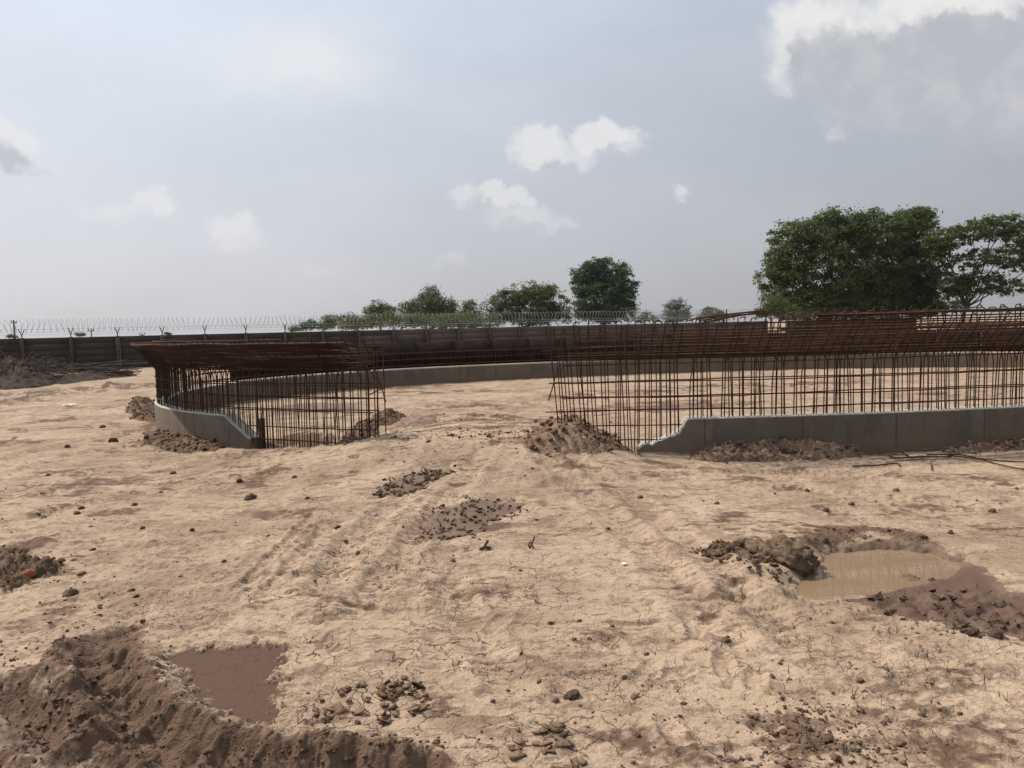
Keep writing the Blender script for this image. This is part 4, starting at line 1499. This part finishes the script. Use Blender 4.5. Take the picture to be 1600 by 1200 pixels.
def heap(name, label, outline, hgt, mat, seed, res=0.05, group='soil heaps by the wall', rough=.5, crumb=1.0, sharp=.9):
    """a loose pile: displaced patch of soil rising out of the ground, with lumps sitting in it"""
    P = np.asarray(outline)
    lo, hi = P.min(axis=0) - .15, P.max(axis=0) + .15
    nx, ny = int((hi[0] - lo[0]) / res) + 2, int((hi[1] - lo[1]) / res) + 2
    X, Y = np.meshgrid(np.linspace(lo[0], hi[0], nx), np.linspace(lo[1], hi[1], ny))
    x, y = X.ravel(), Y.ravel()
    e = .08 * fbm(x, y, 3.0, 4, seed)
    f = poly_field(x + e, y + e, P)
    inner = max(f.max(), .05)
    k = np.clip(f / inner, 0, 1) ** sharp
    g = ground_h(x, y)
    z = g - .03 + k * hgt * (1 + rough * 1.3 * fbm(x, y, 3.4, 4, seed + 3)) + (k > 0) * .052 * (1 - 2.6 * np.abs(fbm(x, y, 11.0, 4, seed + 9, .7)))
    V = np.stack([x, y, z], axis=-1)
    i = (np.arange(ny - 1)[:, None] * nx + np.arange(nx - 1)[None, :]).ravel()
    F = np.stack([i, i + 1, i + nx + 1, i + nx], axis=-1)
    F = F[(f[F] > -.04).any(axis=1)]
    used = np.unique(F)
    rm = np.full(len(V), -1); rm[used] = np.arange(len(used))
    V, F = V[used], rm[F]
    c = np.append(P.mean(axis=0), 0)
    root = empty(name, tuple(c))
    tag(root, label, 'soil heap', group)
    link('soil_body', np_mesh('soil_body', V - c, [F], mat, True), root)
    # crumbs
    rng = np.random.default_rng(seed)
    mb = MB()
    n = int(260 * math.sqrt(max(.3, (hi[0] - lo[0]) * (hi[1] - lo[1]))))
    idx = rng.integers(0, len(V), n)
    for q in idx:
        r = min(.035, (rng.gamma(1.2, .0065) + .004) * crumb)
        v = lumpy(IC1, int(rng.integers(0, 900)), .5) * r * np.array([1, 1, .75])
        mb.add(v + V[q] - c + np.array([rng.normal() * .03, rng.normal() * .03, r * .35]), IF1)
    link('loose_crumbs', mb.mesh('loose_crumbs', M_CLOD, False), root)['kind'] = 'stuff'
    return root


heap('soil_heap', 'small dark soil heap where the left wall turns away out of sight', gl((196, 642), (214, 622), (238, 628), (262, 650), (240, 660), (212, 656)), .13, M_CLOD, 401, .03, rough=.35, crumb=1.2)
heap('soil_heap', 'flat dark cloddy soil heap outside the left wall just before its broken end', gl((218, 694), (240, 674), (288, 664), (328, 678), (350, 692), (344, 704), (285, 708)), .13, M_CLOD, 412, .03, rough=.5, crumb=1.3, sharp=.7)
heap('soil_heap', 'low ridge of dark soil at the right end of the left cage', gl((520, 688), (560, 668), (585, 650), (610, 642), (635, 652), (615, 664), (575, 676), (540, 694)), .13, M_CLOD, 402, .03, crumb=1.3)
heap('soil_heap', 'steep brown soil heap at the left end of the right cage', gl((800, 694), (838, 672), (868, 654), (905, 652), (938, 674), (978, 690), (992, 702), (930, 712), (850, 710)), 0.13, M_HEAP, 403, .03, rough=.7, sharp=.8, crumb=1.6)
heap('soil_heap', 'lumpy soil heap along the foot of the right wall', gl((1070, 716), (1105, 706), (1140, 703), (1200, 702), (1260, 704), (1310, 703), (1355, 712), (1290, 719), (1180, 722), (1100, 722)), .19, M_HEAP, 404, .03, rough=.45, crumb=1.4, sharp=.6)
heap('soil_heap', 'thin spill of soil along the wall foot at the right edge', gl((1470, 706), (1540, 697), (1640, 690), (1660, 700), (1560, 708), (1500, 711)), .09, M_HEAP, 405, .04, rough=.7)
heap('soil_heap', 'dark rough soil patch at the left edge with a brick piece', gl((-60, 880), (-10, 855), (40, 870), (100, 880), (90, 900), (60, 905), (20, 920), (-40, 915)), .10, M_CLOD, 406, .02, group='rough soil patches', rough=1.0)
heap('soil_heap', 'dark crumbly dirt patch left of the water pit', gl((1085, 862), (1120, 856), (1180, 856), (1200, 868), (1190, 885), (1150, 878), (1110, 872)), .04, M_CLOD, 407, .015, group='rough soil patches', rough=1.0)


def mud_lump():
    c = G(1236, 884)
    mb = MB()
    parts = [((0, 0, .0), (.16, .14, .13)), ((.10, -.02, -.02), (.11, .10, .10)), ((-.12, .10, .0), (.13, .12, .11)), ((-.20, .24, .0), (.12, .11, .09)),
             ((.02, .24, .0), (.14, .12, .11)), ((.17, .20, -.02), (.10, .09, .08)), ((-.20, .0, -.04), (.09, .09, .07)), ((-.05, .36, -.02), (.12, .09, .07))]
    for k, (o, r) in enumerate(parts):
        V = lumpy(IC3, 77 + 13 * k, .45, 1.6)
        U = V * 3.1 + k
        n = 1 - 2.2 * np.abs(fbm(U[:, 0] + U[:, 2] * .7, U[:, 1] - U[:, 2] * .9, 1.3, 4, 91 + k, .62))
        V = V * (1 + .27 * n)[:, None] * np.array(r) + np.array(o)
        mb.add(V, IF3)
    o = link('mud_lump', mb.mesh('mud_lump', M_LUMP, False), None, (c[0], c[1] + .04, .02))
    o.scale = (.78, .78, .85)
    tag(o, 'big crusted lump of dug mud on the left edge of the water pit', 'mud lump')


mud_lump()


def one_clod(px, py, size_px, mesh, label, group=None, cat='clod', name='clod', zs=1.0):
    c = G(px, py)
    r = size_px * .5 * c[1] / FPX
    z = float(ground_h(c[0], c[1])[0])
    o = link(name, mesh, None, (c[0], c[1], z + r * .25))
    o.scale = (r, r, r * zs)
    o.rotation_euler = (random.uniform(-.3, .3), random.uniform(-.3, .3), random.uniform(0, 6.28))
    tag(o, label, cat, group)
    return o


one_clod(894, 1092, 26, WCLODS[0], 'dark lone clod at the bottom centre with a soil rim', zs=.9)
one_clod(177, 691, 14, WCLODS[1], 'round dark clod on the pale ground left of the left wall', zs=1.2)
one_clod(391, 779, 20, CLODS[1], 'flat brown clod left of the small wet patch')
one_clod(205, 926, 12, WCLODS[2], 'dark clod pair member above the rut, left of the pool')
one_clod(213, 935, 9, WCLODS[3], 'smaller clod touching the dark clod above the rut')
one_clod(528, 833, 10, WCLODS[1], 'dark pebble-like clod left of the large wet patch')
one_clod(374, 752, 9, WCLODS[0], 'small upright clod below the left broken wall end', zs=1.4)
one_clod(110, 928, 22, CLODS[3], 'squashed brown clod right of the brick piece')
one_clod(282, 904, 8, WCLODS[2], 'tiny dark clod above the brown pool')
one_clod(145, 858, 9, WCLODS[3], 'dark clod lying on the damp oval patch')
one_clod(1343, 1062, 13, CLODS[4], 'oblong dark chip on the smooth ground lower right', zs=.5)
one_clod(1420, 890, 34, CLODS[2], 'pale flat clod standing out of the pit water', zs=.6)
one_clod(1455, 893, 20, WCLODS[1], 'dark clod right of the pale one in the pit water', zs=.6)
one_clod(1555, 995, 26, WCLODS[2], 'large dark clod at the lower edge of the churned mud', zs=.8)
one_clod(1520, 992, 22, WCLODS[0], 'dark clod left of the large one at the churned mud edge', zs=.7)
SMALL = [
    (127, 795, 10, 'upper of two dark clods beside the small damp spot at the left'), (120, 803, 12, 'lower of two dark clods beside the small damp spot at the left'),
    (75, 744, 8, 'small dark clod alone near the left edge below the wall heap level'), (223, 826, 8, 'small dark clod just above the damp oval patch'),
    (210, 790, 9, 'small dark clod halfway between the damp spot and the damp oval'), (270, 738, 10, 'small dark clod below the left wall heap'),
    (330, 702, 9, 'small dark clod at the foot of the left wall heap by the white scrap'), (160, 668, 10, 'small dark clod uphill of the round dark clod on the left'),
    (105, 700, 9, 'small dark clod left of the round dark clod'), (300, 830, 8, 'small dark clod right of the damp oval patch'),
    (350, 880, 8, 'small dark clod above the end of the twin wheel marks'), (420, 840, 7, 'small dark clod lying between the twin wheel marks'),
    (480, 780, 9, 'small dark clod at the top of the twin wheel marks'), (460, 744, 8, 'small dark clod below the bare left bars'),
    (560, 870, 9, 'small dark clod lower left of the larger wet patch'), (610, 905, 8, 'small dark clod well below the larger wet patch'),
    (860, 975, 9, 'leftmost of the small dark pellets on the smooth middle ground'), (905, 970, 8, 'small dark pellet nearly level with the leftmost one on the smooth middle ground'),
    (956, 980, 8, 'rightmost of the small dark pellets on the smooth middle ground'), (897, 1002, 8, 'lowest of the small dark pellets on the smooth middle ground'),
    (1010, 1025, 9, 'small dark clod above the footprints right of the bottom centre'), (975, 1065, 9, 'small dark clod right of the lone bottom clod with a rim'),
    (800, 1050, 9, 'small dark clod upper left of the lone bottom clod with a rim'), (868, 1098, 12, 'clod touching the left side of the lone bottom clod'),
    (770, 1102, 8, 'small dark clod between the mud plates and the lone bottom clod'), (1500, 1115, 9, 'small dark clod nearest the bottom right corner'),
    (1440, 1120, 12, 'larger dark clod left of the bottom right corner'), (1330, 792, 10, 'small dark clod directly above the water pit'),
    (1290, 800, 12, 'dark flattish clod above the mud lump'), (1400, 770, 10, 'small dark clod between the right wall and the water pit'),
    (1550, 800, 12, 'dark clod near the right edge above the churned mud'), (1120, 790, 9, 'small dark clod in front of the right wall end'),
    (1000, 780, 9, 'small dark clod in front of the right cage corner'), (950, 830, 8, 'small dark clod right of the forked twig')]
for px, py, sz, lb in SMALL:
    one_clod(px, py, sz, random.choice(WCLODS + CLODS), lb, 'small clods scattered on the dry ground')

brick_c = G(47, 909)
mb = MB(); v = lumpy(IC2, 900, .35) * np.array([.036, .028, .026]); mb.add(v, IF2)
tag(link('brick_fragment', mb.mesh('brick_fragment', M_BRICK), None, (brick_c[0], brick_c[1], .06)), 'red brick fragment in the dark soil patch at the left edge', 'brick piece')


def crumbs():
    """fine crumbs of dry soil all over the site"""
    rng = np.random.default_rng(5)
    mb = MB()
    n = 1300
    py = rng.uniform(700, 1230, n)
    px = rng.uniform(-80, 1680, n)
    pts = np.array([G(a, b) for a, b in zip(px, py)])
    dens = fbm(pts[:, 0], pts[:, 1], .8, 3, 600)
    extra = np.vstack([np.column_stack([rng.normal(1265, 60, 260), rng.normal(1140, 32, 260)]), np.column_stack([rng.normal(1340, 60, 160), rng.normal(1180, 20, 160)]),
                       np.column_stack([rng.normal(770, 70, 500), rng.normal(672, 11, 500)]), np.column_stack([rng.normal(170, 55, 420), rng.normal(1090, 60, 420)]), np.column_stack([rng.uniform(0, 130, 160), rng.normal(1080, 50, 160)]), np.column_stack([rng.uniform(200, 700, 260), rng.normal(1185, 14, 260)]),
                       np.column_stack([rng.normal(1500, 70, 160), rng.normal(965, 20, 160)]), np.column_stack([rng.normal(60, 60, 120), rng.normal(890, 20, 120)]),
                       np.column_stack([rng.normal(1330, 60, 120), rng.normal(835, 8, 120)])])
    pts2 = np.array([G(a, max(b, 640)) for a, b in extra])
    pts = np.vstack([pts[dens > 0.05], pts2])
    pts = pts[poly_field(pts[:, 0], pts[:, 1], POOL1) < 0]
    h = ground_h(pts[:, 0], pts[:, 1])
    for k, (p, z) in enumerate(zip(pts, h)):
        d = p[1]
        r = min(.045, (.0022 + rng.gamma(1.1, .0030)) * (.7 + d * .10))
        v = IC1 * (1 + .35 * rng.normal(size=(len(IC1), 1))) * r * np.array([1, rng.uniform(.6, 1), rng.uniform(.4, .8)])
        a = rng.uniform(0, 6.28)
        R = np.array([[math.cos(a), -math.sin(a), 0], [math.sin(a), math.cos(a), 0], [0, 0, 1]])
        mb.add(v @ R.T + np.array([p[0], p[1], z + r * .2]), IF1)
    tag(link('scattered_crumbs', mb.mesh('scattered_crumbs', M_CLOD)), 'crumbs of soil scattered over the dry ground', kind='stuff')


crumbs()


def flakes():
    """curled plates of drying mud in the wet patches and the cracked crust"""
    rng = np.random.default_rng(9)
    def patch(name, label, P, n, size, mat, curl, band=None):
        P = np.asarray(P)
        lo, hi = P.min(axis=0), P.max(axis=0)
        pts = rng.uniform(lo, hi, (n * 4, 2))
        f = poly_field(pts[:, 0], pts[:, 1], P)
        d = fbm(pts[:, 0], pts[:, 1], 6.0, 3, 700)
        keep = rng.random(len(pts)) < np.clip(.35 + f / .25 + d, .05, 1)
        pts = pts[(f > -.06) & keep & (d > -.12)][:n]
        h = ground_h(pts[:, 0], pts[:, 1])
        mb = MB()
        for p, z in zip(pts, h):
            k = int(rng.integers(5, 8))
            a = np.sort(rng.uniform(0, 2 * math.pi, k))
            s = size * rng.uniform(.5, 1.4)
            rr = s * rng.uniform(.7, 1.1, k)
            lift = np.abs(rng.normal(0, 1, k)) * curl * s + .004
            tilt = rng.normal(size=2) * curl * .6
            X, Y = np.cos(a) * rr, np.sin(a) * rr * rng.uniform(.6, 1)
            top = np.stack([X, Y, lift + X * tilt[0] + Y * tilt[1]], axis=-1)
            ctr = np.array([[0, 0, .003]])
            th = np.array([0, 0, -.005 - s * .06])
            V = np.vstack([top, ctr, top + th, ctr + th]) + np.array([p[0], p[1], z + .004])
            j = np.arange(k); j2 = (j + 1) % k
            T = np.vstack([np.stack([j, j2, np.full(k, k)], -1), np.stack([j2 + k + 1, j + k + 1, np.full(k, 2 * k + 1)], -1),
                           np.stack([j2, j, j + k + 1], -1), np.stack([j2, j + k + 1, j2 + k + 1], -1)])
            mb.add(V, T)
        tag(link(name, mb.mesh(name, mat)), label, kind='stuff')
    patch('mud_flakes', 'dark curled mud flakes in the larger wet patch', WET3, 210, .017, M_CLOD, .35)
    patch('mud_flakes', 'dark curled mud flakes in the smaller wet patch', WET4, 190, .021, M_CLOD, .35)
    patch('mud_plates', 'curled plates of cracked mud right of the brown pool', gl((490, 1105), (560, 1085), (620, 1070), (668, 1090), (660, 1125), (600, 1132), (530, 1128)), 60, .026, M_HEAP, .32)
    patch('mud_plates', 'cracked mud plates at the bottom centre', gl((800, 1175), (850, 1140), (905, 1150), (910, 1200), (850, 1225), (790, 1215)), 34, .032, M_HEAP, .12)
    patch('mud_flakes', 'flat flakes on the churned mud by the water pit', CHURN2, 40, .024, M_WETCLOD, .3)
    patch('mud_flakes', 'broken flakes left of the mud lump', gl((1085, 862), (1180, 852), (1215, 880), (1235, 912), (1200, 900), (1140, 878)), 110, .022, M_CLOD, .4)


flakes()


def sprouts():
    rng = np.random.default_rng(15)
    mb = MB()
    n = 80
    pts = np.vstack([np.column_stack([rng.normal(1350, 130, n), rng.normal(1020, 45, n)]), np.column_stack([rng.uniform(600, 1600, 50), rng.uniform(820, 1100, 50)])])
    g = np.array([G(a, b) for a, b in pts])
    h = ground_h(g[:, 0], g[:, 1])
    for p, z in zip(g, h):
        for _ in range(int(rng.integers(1, 5))):
            a = rng.uniform(0, 6.28); L = rng.uniform(.015, .06); t = rng.uniform(.2, 1.3)
            d = np.array([math.cos(a) * math.sin(t), math.sin(a) * math.sin(t), math.cos(t)]) * L
            b = np.array([p[0], p[1], z])
            mb.tube([b, b + d * .6 + np.array([0, 0, L * .1]), b + d], [.0016, .0013, .0006], 3)
    tag(link('dry_sprouts', mb.mesh('dry_sprouts', M_SPROUT)), 'tiny dry grass sprouts on the bare ground at the right', kind='stuff')


sprouts()


def twig(px, py, pts, r, label):
    c = G(px, py)
    z = float(ground_h(c[0], c[1])[0])
    s = c[1] / FPX
    mb = MB()
    for line in pts:
        mb.tube([(x * s, .01 * i, zz * s) for i, (x, zz) in enumerate(line)], r, 4)
    tag(link('twig', mb.mesh('twig', M_TWIG), None, (c[0], c[1], z)), label, 'twig')


twig(828, 862, [[(0, 0), (4, 8), (8, 18)], [(3, 6), (6, 0)], [(0, 0), (-2, 5), (2, 10)]], .006, 'thin forked twig standing up right of the larger wet patch')
twig(757, 866, [[(-8, 0), (0, 4), (6, 14)], [(0, 4), (10, 2)]], .010, 'short bent root stub left of the forked twig')
twig(680, 1013, [[(-35, 1), (-10, 0), (15, 1), (40, 4)]], .003, 'long thin stem lying flat on the ground in front')
twig(1182, 882, [[(-4, 10), (0, 0), (8, -2)]], .006, 'small curved root left of the mud lump')

# white plastic scraps


def scrap(px, py, w, h, label):
    c = G(px, py)
    s = c[1] / FPX
    z = float(ground_h(c[0], c[1])[0])
    n = 7
    X, Y = np.meshgrid(np.linspace(-w, w, n) * s * .5, np.linspace(-1, 1, n) * w * s * .5)
    Z = (fbm(X, Y, 14, 3, int(px)) * .5 + .5) * h * s
    V = np.stack([X.ravel(), Y.ravel(), Z.ravel() + .01], -1)
    i = (np.arange(n - 1)[:, None] * n + np.arange(n - 1)[None]).ravel()
    F = np.stack([i, i + 1, i + n + 1, i + n], -1)
    tag(link('plastic_scrap', np_mesh('plastic_scrap', V, [F], M_WHITE), None, (c[0], c[1], z)), label, 'plastic scrap')


scrap(338, 693, 10, 12, 'crumpled white plastic scrap at the foot of the left wall')
scrap(199, 579, 9, 7, 'white plastic scrap at the right end of the steel bar pile')
scrap(109, 636, 15, 4, 'flat pale sheet scrap on the ground at the left')
scrap(975, 886, 7, 2, 'tiny white litter flake on the ground in the middle')

# ------------------------------------------------------------------ loose steel on the ground, right


def lying(pxs, r, label, group='loose rusty bars lying by the right wall', z=.012):
    P = [G(*p) for p in pxs]
    h = ground_h([p[0] for p in P], [p[1] for p in P])
    pts = [np.array([p[0], p[1], hh + z + r]) for p, hh in zip(P, h)]
    pts = smooth_line(np.array(pts), 4)
    straight_bar_thing('loose_rebar', pts, r, label, 'steel bar', M_RUST, group)


lying([(1332, 731), (1370, 729), (1400, 727), (1406, 732)], .009, 'short rusty bar with a bent end lying nearest the viewer at the right')
lying([(1388, 714), (1400, 720), (1440, 719), (1486, 717)], .010, 'bent rusty stirrup lying at the foot of the right wall')
lying([(1406, 709), (1420, 718)], .009, 'short slanting rusty bar crossing the bent stirrup')
lying([(1448, 715), (1500, 713), (1540, 720), (1600, 725), (1680, 730)], .008, 'upper of the two long bars running off at the right edge')
lying([(1480, 713), (1530, 722), (1580, 735), (1680, 752)], .008, 'lower of the two long bars running off at the right edge')
lying([(1455, 726), (1456, 738)], .006, 'tiny upright-lying bar piece below the stirrup')

# ------------------------------------------------------------------ left background: steel pile and brush heap
pc = G(140, 590)
for k in range(44):
    a = random.gauss(0.10, .12)
    L = random.uniform(2.2, 3.6)
    cx, cy = pc[0] + random.gauss(0, .35), pc[1] + random.gauss(0, .5)
    z = max(.03, .62 * random.random() ** 1.2)
    d = np.array([math.cos(a), math.sin(a), random.gauss(.02, .05)])
    p0 = np.array([cx, cy, z]) - d * L / 2
    p1 = np.array([cx, cy, z]) + d * L / 2
    p0[2] = max(p0[2], .02); p1[2] = max(p1[2], .02)
    straight_bar_thing('piled_bar', [p0, (p0 + p1) / 2 + np.array([0, 0, -.04]), p1], .016, 'dark steel bar in the low pile in front of the left wall', 'steel bar', random.choice([M_RUST, M_DARKST, M_RUST]), 'steel bars in the low pile by the wall')
heap('soil_heap', 'low dark bank under the steel bar pile', gl((70, 598), (120, 588), (200, 582), (215, 586), (160, 594), (100, 601)), .30, M_SHADESOIL, 410, .10, group='rough soil patches')
heap('soil_heap', 'dark overgrown heap at the far left in front of the wall', gl((-60, 600), (-20, 585), (40, 582), (90, 590), (100, 598), (60, 606), (0, 608)), .75, M_SHADESOIL, 411, .10, group='rough soil patches', rough=.6)


def brush():
    rng = np.random.default_rng(33)
    c = G(35, 598)
    mb = MB()
    for _ in range(900):
        b = np.array([rng.normal(0, .8), rng.normal(0, .7), abs(rng.normal(.2, .3))])
        a = rng.uniform(0, 6.28); L = rng.uniform(.2, .8)
        d = np.array([math.cos(a), math.sin(a) * .6, rng.normal(.15, .35)]) * L
        mb.tube([b, b + d * .5 + rng.normal(size=3) * .05, b + d], .009, 3)
    root = empty('brush_heap', (c[0], c[1], .1))
    tag(root, 'tangled dark heap of dry brush at the far left', 'brush heap')
    o = link('tangled_twigs', mb.mesh('tangled_twigs', M_TWIG), root)
    o['kind'] = 'stuff'


brush()
straight_bar_thing('wooden_pole', [np.array(G(30, 596).tolist() + [.2]), np.array(W(70, 558, G(30, 596)[1] + .3))], .045, 'pale wooden pole sticking out of the dark brush heap', 'pole', M_BARKPALE)


# ------------------------------------------------------------------ air
def haze():
    mb = MB()
    mb.box((-420, -60, -1.5), (420, 560, 17.0))
    m = bpy.data.materials.new('haze')
    m.use_nodes = True
    t = NT(m.node_tree)
    v = t.n('ShaderNodeVolumePrincipled')
    v.inputs['Color'].default_value = C4(0.93, 0.95, 1.0)
    v.inputs['Density'].default_value = 0.00016
    v.inputs['Anisotropy'].default_value = 0.2
    o = t.n('ShaderNodeOutputMaterial')
    t.put(o.inputs['Volume'], v.outputs[0])
    tag(link('haze', mb.mesh('haze', m)), 'thin pale haze in the air over the site', kind='stuff')


haze()
